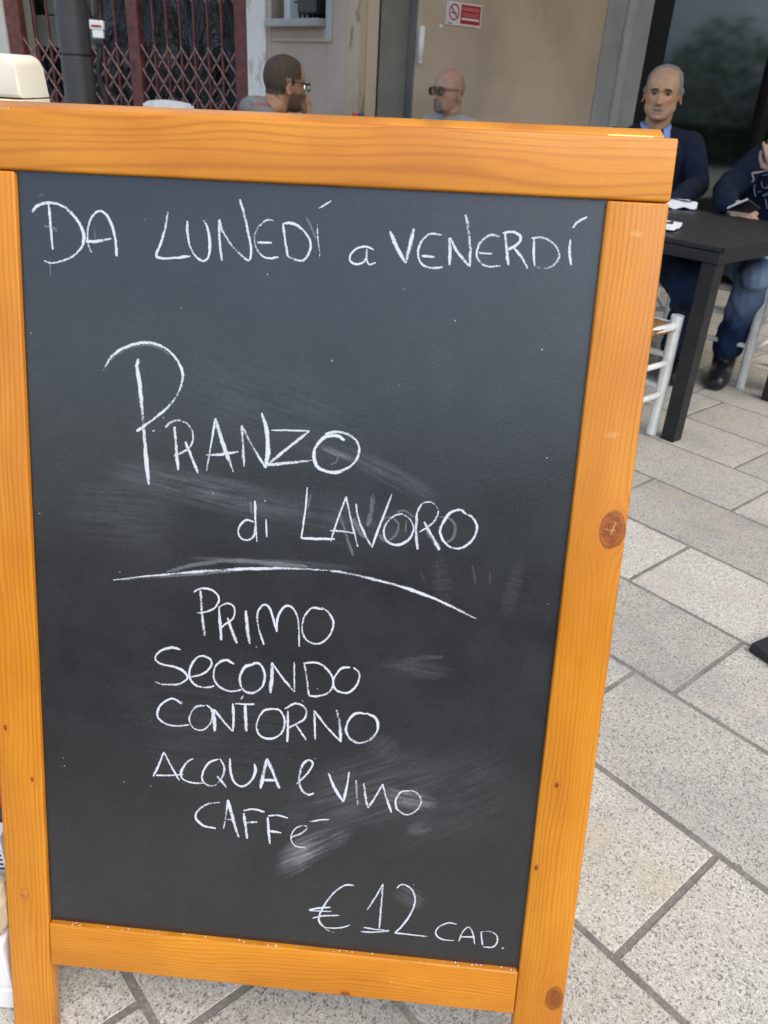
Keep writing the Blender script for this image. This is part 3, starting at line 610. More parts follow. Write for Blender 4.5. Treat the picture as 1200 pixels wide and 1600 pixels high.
wbox('threshold', dw, (s590 + .06, 0.0, 0.0), (s650 - .012, 0.355, 0.05), M['grey_stone'], 0.006, s590)
# white pull handle beside the opening
hx, hz0 = on_wall(SW, 649, 95); _, hz1 = on_wall(SW, 649, 45)
hd = wthing('pull_handle', SW, 'white upright pull handle on the wall edge beside the narrow doorway', 'handle', hx)
bm = bmesh.new(); tube(bm, [(-.005, -0.05, hz0), (-.005, -0.05, hz1)], 0.019, 12); ball(bm, (-.005, -.05, hz0), .019); ball(bm, (-.005, -.05, hz1), .019)
done('grip', bm, M['white_box'], hd, True)
for z in (hz0 + .04, hz1 - .04):
    bm = bmesh.new(); tube(bm, [(-.005, -.05, z), (.012, 0.001, z)], .008, 8); done('bracket', bm, M['white_box'], hd)
# round bolt cap
bx, bz = on_wall(SW, 689, 41)
bc = wthing('wall_cap', SW, 'small round white cap on the beige wall below the no smoking sign', 'cap', bx)
bm = bmesh.new(); ball(bm, (0, 0, bz), .012, (1, .5, 1)); done('cap_disc', bm, M['white_box'], bc, True)
# no smoking sign
a0, zt = on_wall(SW, 698, 1); a1, zb = on_wall(SW, 749, 46)
zb = on_wall(SW, 697, 38)[1]; zt = on_wall(SW, 699, 1)[1]
sg = wthing('no_smoking_sign', SW, 'white and red no smoking sign screwed to the beige wall', 'sign', a0)
Wd, Hg = a1 - a0, zt - zb
def sgb(name, x0_, x1_, z0_, z1_, m, y=0.0): wbox(name, sg, (x0_ * Wd, -0.008 - y, zb + z0_ * Hg), (x1_ * Wd, -0.001 - y, zb + z1_ * Hg), m)
sgb('plate', 0, 1, 0, 1, M['sign_white'])
sgb('red_panel', .40, .965, .10, .93, M['sign_red'], .0012)
sgb('printed_bar', .43, .93, .27, .36, M['sign_white'], .0024)
for k in range(11):
    sgb('printed_letter', .435 + k * .045, .435 + k * .045 + .026, .66 + (k % 3) * .012, .82, M['sign_pink'], .0024)
for k in range(2): sgb('printed_line', .43, .93, .44 + k * .09, .475 + k * .09, M['sign_pink'], .0024)
bm = bmesh.new(); cx, cz, ro = .205 * Wd, zb + .56 * Hg, .36 * Hg
rs = [[bm.verts.new((cx + math.cos(q * math.pi / 20) * r_, -0.0105, cz + math.sin(q * math.pi / 20) * r_)) for q in range(40)] for r_ in (ro, ro * .82)]
for q in range(40): bm.faces.new((rs[0][q], rs[0][(q + 1) % 40], rs[1][(q + 1) % 40], rs[1][q]))
Rm = Matrix.Translation((cx, 0, cz)) @ Matrix.Rotation(R(45), 4, 'Y')
box(bm, (-ro * .86, -0.0116, -.08 * ro), (ro * .86, -0.0107, .08 * ro), 0, Rm); done('ban_ring', bm, M['sign_red'], sg)
bm = bmesh.new(); box(bm, (cx - ro * .55, -.0104, cz - ro * .16), (cx + ro * .5, -.0095, cz - ro * .02)); done('cigarette', bm, M['ink'], sg)
bm = bmesh.new(); box(bm, (.05 * Wd, -.0104, zb + .06 * Hg), (.16 * Wd, -.0095, zb + .10 * Hg)); done('maker_mark', bm, M['ink'], sg)
# grey stone pier and shop window further right
s966, s976, s988, s1005, s1040 = sx(964), sx(975), sx(988), sx(1006), sx(1040)
gp = wthing('stone_pier', SW, 'grey stone pier between the beige wall and the dark framed shop window', 'wall', s935)
wbox('stone_face', gp, (s935, -0.01, 0), (s966, 0.35, HT), M['grey_stone'], 0.01, s935)
wbox('pale_strip', gp, (s966 + .001, -0.03, 0), (s976, 0.35, HT), M['pale_strip'], 0.006, s935)
wbox('stone_face', gp, (s976 + .001, 0.0, 0), (s1005, 0.35, HT), M['grey_stone'], 0.006, s935)
win = wthing('shop_window', SW, 'large shop window with dark frame and grey reflecting glass behind the seated men', 'window', s1005)
sE = sx(1189, 190)
sF = sE + 0.16
wbox('frame', win, (s1005 + .002, -0.005, 0), ((s1005 + s1040) / 2, 0.10, HT), M['frame_dark'], 0.006, s1005)
wbox('frame', win, ((s1005 + s1040) / 2 + .006, 0.02, 0), (s1040, 0.10, HT), M['frame_dark'], 0.006, s1005)
wbox('frame', win, (sE, 0.0, 0), (sF, 0.10, HT), M['frame_dark'], 0.006, s1005)
wbox('sill_rail', win, (s1040 + .002, 0.01, 0), (sE - .002, 0.10, 0.28), M['frame_dark'], 0.006, s1005)
wbox('pane', win, (s1040 + .001, 0.050, 0.281), (sE - .001, 0.058, HT - .1), M['shop_glass'], 0, s1005)
wbox('pane', win, (sF + .001, 0.050, 0.281), (sF + 3.0, 0.058, HT - .1), M['shop_glass'], 0, s1005)
wbox('sill_rail', win, (sF + .002, 0.01, 0), (sF + 3.0, 0.10, 0.28), M['frame_dark'], 0.006, s1005)
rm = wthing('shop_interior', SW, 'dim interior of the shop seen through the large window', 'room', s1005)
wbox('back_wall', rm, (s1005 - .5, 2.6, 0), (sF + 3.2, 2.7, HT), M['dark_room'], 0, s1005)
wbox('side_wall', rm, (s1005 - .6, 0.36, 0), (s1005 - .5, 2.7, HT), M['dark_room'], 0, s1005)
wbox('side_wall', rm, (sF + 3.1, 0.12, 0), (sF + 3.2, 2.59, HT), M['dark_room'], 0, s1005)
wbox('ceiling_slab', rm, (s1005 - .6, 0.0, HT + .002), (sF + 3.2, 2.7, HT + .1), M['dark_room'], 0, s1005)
# wall with the stone sill and the railing behind it
lw = wthing('side_wall', LW, 'pinkish beige side wall with a barred opening above a stone sill', 'wall')
e0, ez0 = on_wall(LW, 428, 47); e1, ez1 = on_wall(LW, 509, 42)
o0, o1 = lx(432, 20), lx(511, 20); zS = (on_wall(LW, 470, 30)[1]); zs2 = on_wall(LW, 470, 43)[1]; zs3 = on_wall(LW, 470, 60)[1]
lc = lx(541)
wbox('lower_wall', lw, (l425, 0.0, 0), (o1, 0.3, zS - .002), M['pink_wall'])
wbox('right_wall', lw, (o1, 0.0, 0), (lc, 0.06, HT), M['pink_wall'], 0.004)
wbox('corner_strip', lw, (lc + .001, -0.004, 0), (-0.001, 0.06, HT), M['corner_wall'], 0.008)
wbox('trim', lw, (o1, -0.012, zs3), (o1 + .06, 0.001, HT), M['pale_strip'], 0.004)
wbox('trim', lw, (l425 + .02, -0.014, zs3 - .02), (o1 + .06, 0.001, zs3 + .005), M['pink_wall'], 0.004)
wbox('sill', lw, (l425 + .01, -0.07, zs2), (o1 - .01, 0.28, zS), M['sill'], 0.008)
wbox('opening_back', lw, (l425, 0.30, zS), (o1 + .06, 0.34, HT), M['white_wall'])
wbox('opening_jamb', lw, (l425, 0.10, zS + .001), (o0 + .01, 0.299, HT), M['white_wall'])
for k in range(9):
    x = lx(457 + k * 7.2, 20)
    if x < o1 - .02:
        bm = bmesh.new(); tube(bm, [(x, 0.06, zS - .01), (x, 0.06, zS + .62)], .0095, 6); done('railing_bar', bm, M['black_metal'], lw)
wbox('railing_rail', lw, (lx(450, 3), 0.045, on_wall(LW, 455, 3)[1]), (o1 - .012, 0.075, on_wall(LW, 455, 0)[1]), M['black_metal'], .002)
b0, b1 = lx(476, 12), lx(504, 12); bz0 = on_wall(LW, 490, 23)[1]
lb = wthing('letter_box', LW, 'black box with a small yellow label fixed to the railing above the stone sill', 'letter box', b0)
wbox('case', lb, (b0, -.06, bz0), (b1, 0.04, bz0 + .34), M['black_plastic'], .012, b0)
wbox('label_plate', lb, (b0 + .04, -.0625, bz0 + .12), (b0 + .09, -.0605, bz0 + .145), M['yellow'], 0, b0)

# gate wall, nearly square to the view
G0 = LW @ Vector((l425, 0.0, 0))
GW = wall_frame(G0 - Vector((.95, -.30, 0)) * 0, Vector((.953, -.302, 0)))   # x grows to the right, ends at G0
gx = lambda px, py=100: on_wall(GW, px, py)[0]
g0, g1, gm, gr, gj = gx(10, 40), gx(28, 40), gx(209, 90), gx(364, 90), gx(387, 90)
pj = wthing('door_pilaster', GW, 'pale peeling plaster pilaster between the red gate and the side wall', 'wall', gj)
wbox('plaster_face', pj, (gj + .003, -0.02, 0), (-0.035, 0.3, HT), M['pale_wall'], 0.012, gj)
wbox('plaster_edge', pj, (-0.034, 0.0, 0), (-0.002, 0.3, HT), M['pink_wall'], 0.004, gj)
lf = wthing('plaster_wall', GW, 'stained pale plaster wall at the left of the red folding gate', 'wall', g0)
wbox('plaster_face', lf, (g0 - 2.5, -0.02, 0), (g0 - .003, 0.3, HT), M['left_wall'], 0.012, g0)
gate = wthing('folding_gate', GW, 'rust red folding lattice security gate closed across a dark shopfront', 'gate', g0)
zR0, zR1 = on_wall(GW, 300, 2)[1], on_wall(GW, 300, 72)[1]
for nm, a, b in (('gate_post', g0, gx(31, 40)), ('gate_post', gx(202, 90), gx(219, 90)), ('gate_post', gx(367, 90), gj)):
    wbox(nm, gate, (a, 0.0, 0), (b, 0.07, 3.0), M['gate_red'], .006, g0)
barx = []
for a, b, n_ in ((gx(31, 40), gx(202, 90), 7), (gx(219, 90), gx(367, 90), 6)):
    xs = [a + (b - a) * (k + 1) / (n_ + 1) for k in range(n_)]; barx.append((a, xs, b))
bm = bmesh.new(); box(bm, (-.0065, .02, 0.04), (.0065, .04, 2.9), .002); bar_me = bpy.data.meshes.new('gate_bar'); bm.to_mesh(bar_me); bm.free(); bar_me.materials.append(M['gate_red'])
dzr = .150; stripmesh = {}
for a, xs, b in barx:
    for x in xs:
        o = link('gate_bar', bar_me, None, gate); o.location = (x - g0, 0, 0)
    allx = [a + .004] + xs + [b - .004]
    for band0, nlev in ((zR1 - .005, 6), (zR0 + 3 * dzr, 3)):
        for lev in range(nlev):
            zt_ = band0 - lev * dzr
            for i in range(len(allx) - 1):
                for sgn in (1, -1):
                    p = Vector((allx[i] - g0, .014 if sgn > 0 else .045, zt_ - (0 if sgn > 0 else dzr))); q = Vector((allx[i + 1] - g0, .014 if sgn > 0 else .045, zt_ - (dzr if sgn > 0 else 0)))
                    key = (round(allx[i + 1] - allx[i], 4), sgn)
                    if key not in stripmesh:
                        bm = bmesh.new(); L_ = (q - p).length; box(bm, (0, -.0025, -.005), (L_, .0025, .005)); me = bpy.data.meshes.new('lattice_strip')
                        an = math.atan2(q.z - p.z, q.x - p.x)
                        for v in bm.verts: v.co = Matrix.Rotation(-an, 4, 'Y') @ v.co
                        bm.to_mesh(me); bm.free(); me.materials.append(M['gate_strip']); stripmesh[key] = me
                    o = link('lattice_strip', stripmesh[key], None, gate); o.location = p
wbox('gate_track', gate, (g0 + .13, .0, 0.001), (gj - .1, .06, .03), M['gate_red'], .003, g0)
sf = wthing('dark_shopfront', GW, 'dark shopfront covered with crumpled black plastic behind the red gate', 'shopfront', g0)
xL, xR_ = g0 - .1, gj + .1; xm = gx(100, 40)
bm = bmesh.new(); NX, NZ = 60, 60
gv = [[bm.verts.new(((xm - g0) + (xR_ - xm) * i / NX, .30 + .07 * mnoise.noise(Vector((i * .16, j * .06, 2))) + .04 * mnoise.noise(Vector((i * .4, j * .25, 7))), 3.0 * j / NZ)) for i in range(NX + 1)] for j in range(NZ + 1)]
for j in range(NZ):
    for i in range(NX): bm.faces.new((gv[j][i], gv[j][i + 1], gv[j + 1][i + 1], gv[j + 1][i]))
done('plastic_sheet', bm, M['sheet'], sf, True)
wbox('back_panel', sf, (xL - .6, .45, 0), (xR_, .5, 3.2), M['sheet'], 0, g0)
wbox('side_panel', sf, (xL - .05, .301, 0), (xL, .449, 3.2), M['sheet'], 0, g0); wbox('top_panel', sf, (xL, .08, 3.0), (xR_, .449, 3.05), M['sheet'], 0, g0)  # added to shut out light leaking in from behind the sheet
zq = on_wall(GW, 60, 72)[1]
for r_ in range(5):
    z0_ = zq + r_ * .22
    for c_ in range(2):
        a = xL + .12 + c_ * .42 + (.1 if r_ % 2 else 0)
        wbox('stone_block', sf, (a, .30 + .012 * ((r_ + c_) % 2), z0_), (min(a + .41, xm + .05), .44, z0_ + .212), M['stone_dim'], .008, g0)

# ------------------------------------------------------------------ post, socket, cabinet, small things at the left
p_ = at(128, 164, 5.5); zb_ = p_.z; z87 = at(122, 87, 5.5).z
pt = empty('round_post', (p_.x, p_.y, 0), 0, 'thick dark grey round column with a joint line in front of the red gate', 'post')
rad_ = .093
for nm, a, b in (('lower_sleeve', zb_, z87 - .004), ('upper_sleeve', z87 + .004, 3.6)):
    bm = bmesh.new(); tube(bm, [(0, 0, a), (0, 0, a + .006), (0, 0, b - .006), (0, 0, b)], [rad_ - .006, rad_, rad_, rad_ - .006], 36); flat_smooth(done(nm, bm, M['post'], pt))
bm = bmesh.new(); tube(bm, [(0, 0, z87 - .01), (0, 0, z87 + .01)], rad_ - .008, 24); done('joint_ring', bm, M['black_plastic'], pt)
bm = bmesh.new(); tube(bm, [(0, 0, .06), (0, 0, zb_)], .04, 16); done('inner_pole', bm, M['black_metal'], pt)
bm = bmesh.new(); box(bm, (-.11, -.10, zb_ - .10), (.17, .10, zb_ - .004), .01); done('crank_block', bm, M['black_plastic'], pt)
bm = bmesh.new(); box(bm, (-.3, -.3, 0.005), (.3, .3, .06), .01); done('base_plate', bm, M['black_metal'], pt)
q0 = at(154, 60, 5.42); q1 = at(154, 32, 5.42); S_ = (q1.z - q0.z)
so_ = empty('hanging_socket', (q0.x, q0.y, q0.z), R(10), 'white socket unit with red display hanging by a black cable beside the dark column', 'socket')
def sob(nm, lo, hi, m, bev=.002): bm = bmesh.new(); box(bm, lo, hi, bev); done(nm, bm, m, so_)
w_ = .040
sob('housing', (-w_, -.03, S_ * .48), (w_, .03, S_), M['white_box'], .005); sob('connector', (-w_ * .72, -.026, 0), (w_ * .85, .026, S_ * .478), M['paper'], .006)
sob('display', (-w_ * .75, -.032, S_ * .60), (w_ * .7, -.0302, S_ * .74), M['red'], 0); sob('display_dark', (-w_ * .15, -.0335, S_ * .62), (w_ * .1, -.0322, S_ * .72), M['ink'], 0)
sob('plug_body', (-w_ * .8, -.03, -.035), (w_ * .8, .03, -.001), M['black_plastic'], .006)
bm = bmesh.new(); tube(bm, catmull([(0, 0, -.03), (.0, .0, -.09), (-.02, .01, -.2), (.03, .02, -.5), (.02, .03, -1.2), (.05, .03, -q0.z + .02)], 8), .017, 8); done('cable', bm, M['black_plastic'], so_, True)
bm = bmesh.new(); tube(bm, catmull([(.0, 0, S_ - .002), (.01, .0, S_ + .3), (-.02, .02, S_ + 1.2), (.0, .05, 3.4 - q0.z)], 8), .016, 8); done('hanging_cable', bm, M['black_plastic'], so_, True)

# cream cabinet behind the left end of the board
YC = 1.75
ct = empty('cream_cabinet', (-1.05, YC + .08, 0), 0, 'cream rounded plastic cabinet rising behind the left end of the chalkboard', 'cabinet')
zt_ = at(30, 85, YC).z; xr1 = at(55, 92, YC + .12).x + 1.05; xr2 = at(72, 166, YC + .12).x + 1.05; zr2 = at(72, 166, YC).z
slope = (xr2 - xr1) / (at(50, 92, YC).z - zr2)
zg = at(30, 155, YC).z
def cab(name, zlo, zhi, top):
    xf = lambda z: xr1 + slope * (zt_ - z)
    P_ = [(-.95, zlo), (xf(zlo), zlo)]
    if top:
        r_ = .021; P_ += [(xf(zhi - r_) - r_ * (1 - math.cos(R(k * 11.25))) - .004 * k / 8, zhi - r_ + r_ * math.sin(R(k * 11.25))) for k in range(9)]
    else: P_ += [(xf(zhi), zhi)]
    P_ += [(-.95, zhi)]
    bm = bmesh.new(); F_ = [bm.verts.new((x, -.07, z)) for x, z in P_]; B_ = [bm.verts.new((x, .07, z)) for x, z in P_]; n_ = len(P_)
    bm.faces.new(F_); bm.faces.new(B_)
    for k in range(n_): bm.faces.new((F_[k], F_[(k + 1) % n_], B_[(k + 1) % n_], B_[k]))
    es = [e for e in bm.edges if abs(e.verts[0].co.y - e.verts[1].co.y) < 1e-6]
    bmesh.ops.bevel(bm, geom=es, offset=.007, segments=3, profile=.5, affect='EDGES')
    flat_smooth(done(name, bm, M['cream'], ct))
cab('lid', zg + .0015, zt_, True); cab('body', 0.06, zg - .0015, False)
bm = bmesh.new(); box(bm, (-.9, -.06, 0.001), (xr1 + .1, .06, .07)); done('plinth', bm, M['black_plastic'], ct)

# white stand with leaflets beside the left foot of the board
wx = on_z(23, 1597).x - .001; wy = .624
ws = empty('leaflet_stand', (wx - .16, wy + .12, 0), R(0), 'white panelled stand carrying papers beside the left foot of the chalkboard', 'stand')
for nm, z0_, z1_ in (('lower_panel', .0, .045), ('upper_panel', .048, .14)):
    bm = bmesh.new(); box(bm, (-.16, -.12, z0_ + .001), (.16, .12, z1_), .004); done(nm, bm, M['white_box'], ws)
pz = .1405
def top_thing(nm, label, cat, lo, hi, m, bev=.003):
    o = empty(nm, (wx - .16, wy + .12, pz), 0, label, cat); bm = bmesh.new(); box(bm, lo, hi, bev); return o, done('body', bm, m, o)
bg_, _ = top_thing('beige_pouch', 'beige rounded pouch lying on the front of the white leaflet stand', 'pouch', (-.05, -.119, 0), (.165, -.062, .078), M['beige_bag'], .02)
pp, _ = top_thing('leaflet_stack', 'stack of white printed leaflets standing behind the beige pouch', 'leaflets', (-.13, -.055, 0), (.150, -.03, .125), M['paper'], .001)
for k in range(6):
    bm = bmesh.new(); box(bm, (.02, -.0558, .065 + k * .0085), (.147, -.0551, .068 + k * .0085)); done('print_line', bm, M['ink'], pp)
rb, _ = top_thing('red_box', 'red box standing behind the printed leaflets on the white stand', 'box', (-.1, -.02, 0), (.152, .06, .20), M['red'], .006)
bm = bmesh.new(); box(bm, (.10, -.0285, .128), (.150, -.0205, .142)); done('black_clasp', bm, M['ink'], rb)

# black plate foot at the right edge
f0 = on_z(1168, 1018); fa = (on_z(1200, 1004) - f0).normalized(); fb = (on_z(1200, 1053) - f0).normalized(); fb = (fb - fa * fb.dot(fa)).normalized()
fm = Matrix(((fa.x, fb.x, 0, f0.x), (fa.y, fb.y, 0, f0.y), (0, 0, 1, 0), (0, 0, 0, 1)))
pb = empty('parasol_base', (0, 0, 0), 0, 'black steel parasol base plate lying on the paving at the right edge', 'parasol base'); pb.matrix_world = fm
bm = bmesh.new(); box(bm, (0, 0, .001), (.62, .62, .026), .005); done('base_plate', bm, M['black_metal'], pb)
bm = bmesh.new(); tube(bm, [(.31, .31, .026), (.31, .31, .40)], .035, 20); tube(bm, [(.31, .31, .026), (.31, .31, .05)], [.07, .05], 20); done('socket_tube', bm, M['black_metal'], pb)

# ------------------------------------------------------------------ tables
def make_table(lu, lv, ht):
    t = empty('cafe_table', (0, 0, 0)); n = max(6, round(lv / .098)); wv = lv / n
    for k in range(n):
        bm = bmesh.new(); box(bm, (-lu + .006, k * wv + .0032, ht - .018), (-.006, (k + 1) * wv - .0032, ht), .003); done('slat', bm, M['black_metal'], t)
    for nm, lo, hi in (('edge_rail', (-lu, -.004, ht - .055), (0, .018, ht - .019)), ('edge_rail', (-lu, lv - .018, ht - .055), (0, lv + .004, ht - .019)),
                       ('edge_rail', (-.020, .019, ht - .055), (0, lv - .019, ht - .0045)), ('edge_rail', (-lu, .019, ht - .055), (-lu + .02, lv - .019, ht - .0045))):
        bm = bmesh.new(); box(bm, lo, hi, .002); done(nm, bm, M['black_metal'], t)
    for (x, y) in ((-.062, .004), (-lu + .006, .004), (-.062, lv - .062), (-lu + .006, lv - .062)):
        bm = bmesh.new(); box(bm, (x, y, .001), (x + .056, y + .056, ht - .056), .003); done('leg', bm, M['black_metal'], t)
    return t
TZ = .713
tb = make_table(1.15, .85, TZ); tb.location = uv(-1.375, 2.665, 0.001); tb.rotation_euler = (0, 0, GA)
setp(tb, 'black slatted cafe table on square legs in front of the shop window', 'table', 'black cafe tables')
tb2 = make_table(.72, .70, .76); tb2.location = (-.18, 4.40, 0.001); tb2.rotation_euler = (0, 0, R(52))
setp(tb2, 'black slatted cafe table between the two men on the left, hidden behind the chalkboard', 'table', 'black cafe tables')
tb2.location = (.38, 4.42, 0.001)
# folded printed papers on the table
def paper(px, py, w2, d2, rz, label, fold, strokes):
    q = on_z(px, py, TZ); o = empty('folded_paper', (q.x, q.y, TZ + .0008), rz, label, 'paper', 'papers on the black table')
    bm = bmesh.new(); NXp = 14
    for lay in range(2):
        g_ = [[bm.verts.new((w2 * (i / NXp - .5), d2 * (j / 8 - .5), .002 + lay * fold + (.010 * mnoise.noise(Vector((i * .35, j * .3, lay * 5 + px))) + .006) * (1 - lay * .2) + .004 * lay)) for i in range(NXp + 1)] for j in range(9)]
        for j in range(8):
            for i in range(NXp): bm.faces.new((g_[j][i], g_[j][i + 1], g_[j + 1][i + 1], g_[j + 1][i]))
        if lay: top = [[v.co.copy() for v in r_] for r_ in g_]
        if lay == 0: low = g_
        else:
            for i in range(NXp): bm.faces.new((low[0][i], low[0][i + 1], g_[0][i + 1], g_[0][i]))
            for j in range(8): bm.faces.new((low[j][NXp], low[j + 1][NXp], g_[j + 1][NXp], g_[j][NXp]))
    me = bpy.data.meshes.new('sheet'); bm.to_mesh(me); bm.free(); link('sheet', me, M['paper'], o, True)
    def hz(x, y):
        i = min(NXp - 1, max(0, int((x / w2 + .5) * NXp))); j = min(7, max(0, int((y / d2 + .5) * 8)))
        return max(top[j][i].z, top[j + 1][i].z, top[j][i + 1].z, top[j + 1][i + 1].z) + .0012
    for s in strokes:
        C = catmull([(x * w2, y * d2, 0) for x, y in s], 5); C = [Vector((p.x, p.y, hz(p.x, p.y))) for p in C]
        bm = bmesh.new(); tube(bm, C, .0028, 5); done('printed_mark', bm, M['ink'], o)
    return o
paper(1046, 325, .20, .11, R(5), 'crumpled white napkin with a dark line print at the back of the black table', .022, [[(-.35, .1), (-.1, .4), (.15, .3)], [(-.2, -.45), (.05, .0), (.2, .35)], [(.1, .35), (.3, -.2), (.38, -.4)], [(-.45, -.2), (-.25, .3)]])
paper(1022, 356, .17, .125, R(-30), 'folded white paper with a dark printed bar near the front of the black table', .012, [[(-.2, .25), (.1, .15), (.38, .05)], [(-.2, .2), (.1, .10), (.38, .0)], [(.30, -.2), (.42, -.25)], [(.1, -.25), (.2, -.28)]])

# ------------------------------------------------------------------ chairs
def make_chair(backh=.92):
    c = empty('chair', (0, 0, 0)); sw_, sd_, sh_ = .20, .20, .455
    pm = M['white_paint']
    def part(nm, pts, rad, n=10, sx_=1.0):
        bm = bmesh.new(); tube(bm, pts, rad, n, True, sx_); flat_smooth(done(nm, bm, pm, c))
    for s in (-1, 1):                     # local -y is the front
        part('front_leg', catmull([(s * sw_, -sd_, .001), (s * sw_ * 1.0, -sd_ - .003, .2), (s * sw_, -sd_, .46), (s * sw_, -sd_, .485)], 5), [.020] * 4 + [.0215] * 6 + [.023] * 5 + [.019], 10)
        part('back_leg', catmull([(s * (sw_ - .01), sd_ + .07, .001), (s * (sw_ - .01), sd_ + .01, .28), (s * (sw_ - .01), sd_, .46), (s * (sw_ - .008), sd_ + .03, .7), (s * (sw_ - .005), sd_ + .10, backh)], 6), .019, 10)
    for y, z in ((-sd_, .20), (-sd_, .33)): part('rung', [(-sw_, y, z), (sw_, y, z)], .0115)
    part('rung', [(-sw_, sd_ + .015, .25), (sw_, sd_ + .015, .25)], .0115)
    for s in (-1, 1):
        for z in (.17, .30): part('rung', [(s * sw_, -sd_, z), (s * (sw_ - .01), sd_ + .02, z + .01)], .0115)
    for s in (-1, 1): part('seat_rail', [(s * sw_, -sd_, .445), (s * (sw_ - .01), sd_, .445)], .016)
    for y in (-sd_, sd_): part('seat_rail', [(-sw_, y, .445), (sw_, y, .445)], .016)
    for k, t_ in enumerate((.38, .68, .97)):
        z = .46 + (backh - .46) * t_; y = sd_ + .03 + .07 * max(0, (z - .7) / (backh - .7)) if z > .7 else sd_ + .03 * (z - .46) / .24
        bm = bmesh.new(); n_ = 12; prev = None
        for i in range(n_ + 1):
            u_ = i / n_ * 2 - 1; xx = u_ * (sw_ - .012); yy = y + .028 * (1 - u_ * u_); hz_ = .028; arch = .016 * (1 - u_ * u_) if k == 2 else 0
            ring = [bm.verts.new((xx, yy + a, z + b)) for a, b in ((-.008, -hz_), (.008, -hz_), (.008, hz_ + arch), (-.008, hz_ + arch))]
            if prev:
                for q in range(4): bm.faces.new((prev[q], prev[(q + 1) % 4], ring[(q + 1) % 4], ring[q]))
            else: bm.faces.new(ring)
            prev = ring
        bm.faces.new(prev); done('back_slat', bm, pm, c)
    bm = bmesh.new(); n_ = 24; G_ = []
    for top in (0, 1):
        G_.append([[bm.verts.new((( i / n_ - .5) * 2 * (sw_ + .012), (j / n_ - .5) * 2 * (sd_ + .012),
              (.448 + .020 * (1 - max(abs(i / n_ - .5), abs(j / n_ - .5)) * 2) ** .4 + .004 * abs(abs(i / n_ - .5) - abs(j / n_ - .5)) * 4) if top else .432)) for i in range(n_ + 1)] for j in range(n_ + 1)])
    for g_ in G_:
        for j in range(n_):
            for i in range(n_): bm.faces.new((g_[j][i], g_[j][i + 1], g_[j + 1][i + 1], g_[j + 1][i]))
    for i in range(n_):
        for a, b in (((0, i), (0, i + 1)), ((n_, i), (n_, i + 1)), ((i, 0), (i + 1, 0)), ((i, n_), (i + 1, n_))):
            bm.faces.new((G_[0][a[0]][a[1]], G_[0][b[0]][b[1]], G_[1][b[0]][b[1]], G_[1][a[0]][a[1]]))
    done('seat', bm, M['straw'], c, True)
    return c
proto = make_chair()
def face_rot(d): return math.atan2(d.x, -d.y)            # rotation that turns local -y to face d
nch = [0]
def put_chair(x, y, rz, label, tall=False):
    o = proto if nch[0] == 0 else copy_tree(proto); nch[0] += 1
    o.location = (x, y, .001); o.rotation_euler = (0, 0, rz)
    return setp(o, label, 'chair', 'white rush seated chairs')
# chair tucked under the near side of the table: its front right leg shows beside the board
fr = on_z(1017, 678); rzA = face_rot(D2) + R(3)
cA = fr - (Matrix.Rotation(rzA, 3, 'Z') @ Vector((-.20, -.20, 0)))
cA_ = put_chair(cA.x, cA.y, rzA, 'white chair with straw seat tucked under the near side of the black table')

cA_.scale = (1, 1, .945)
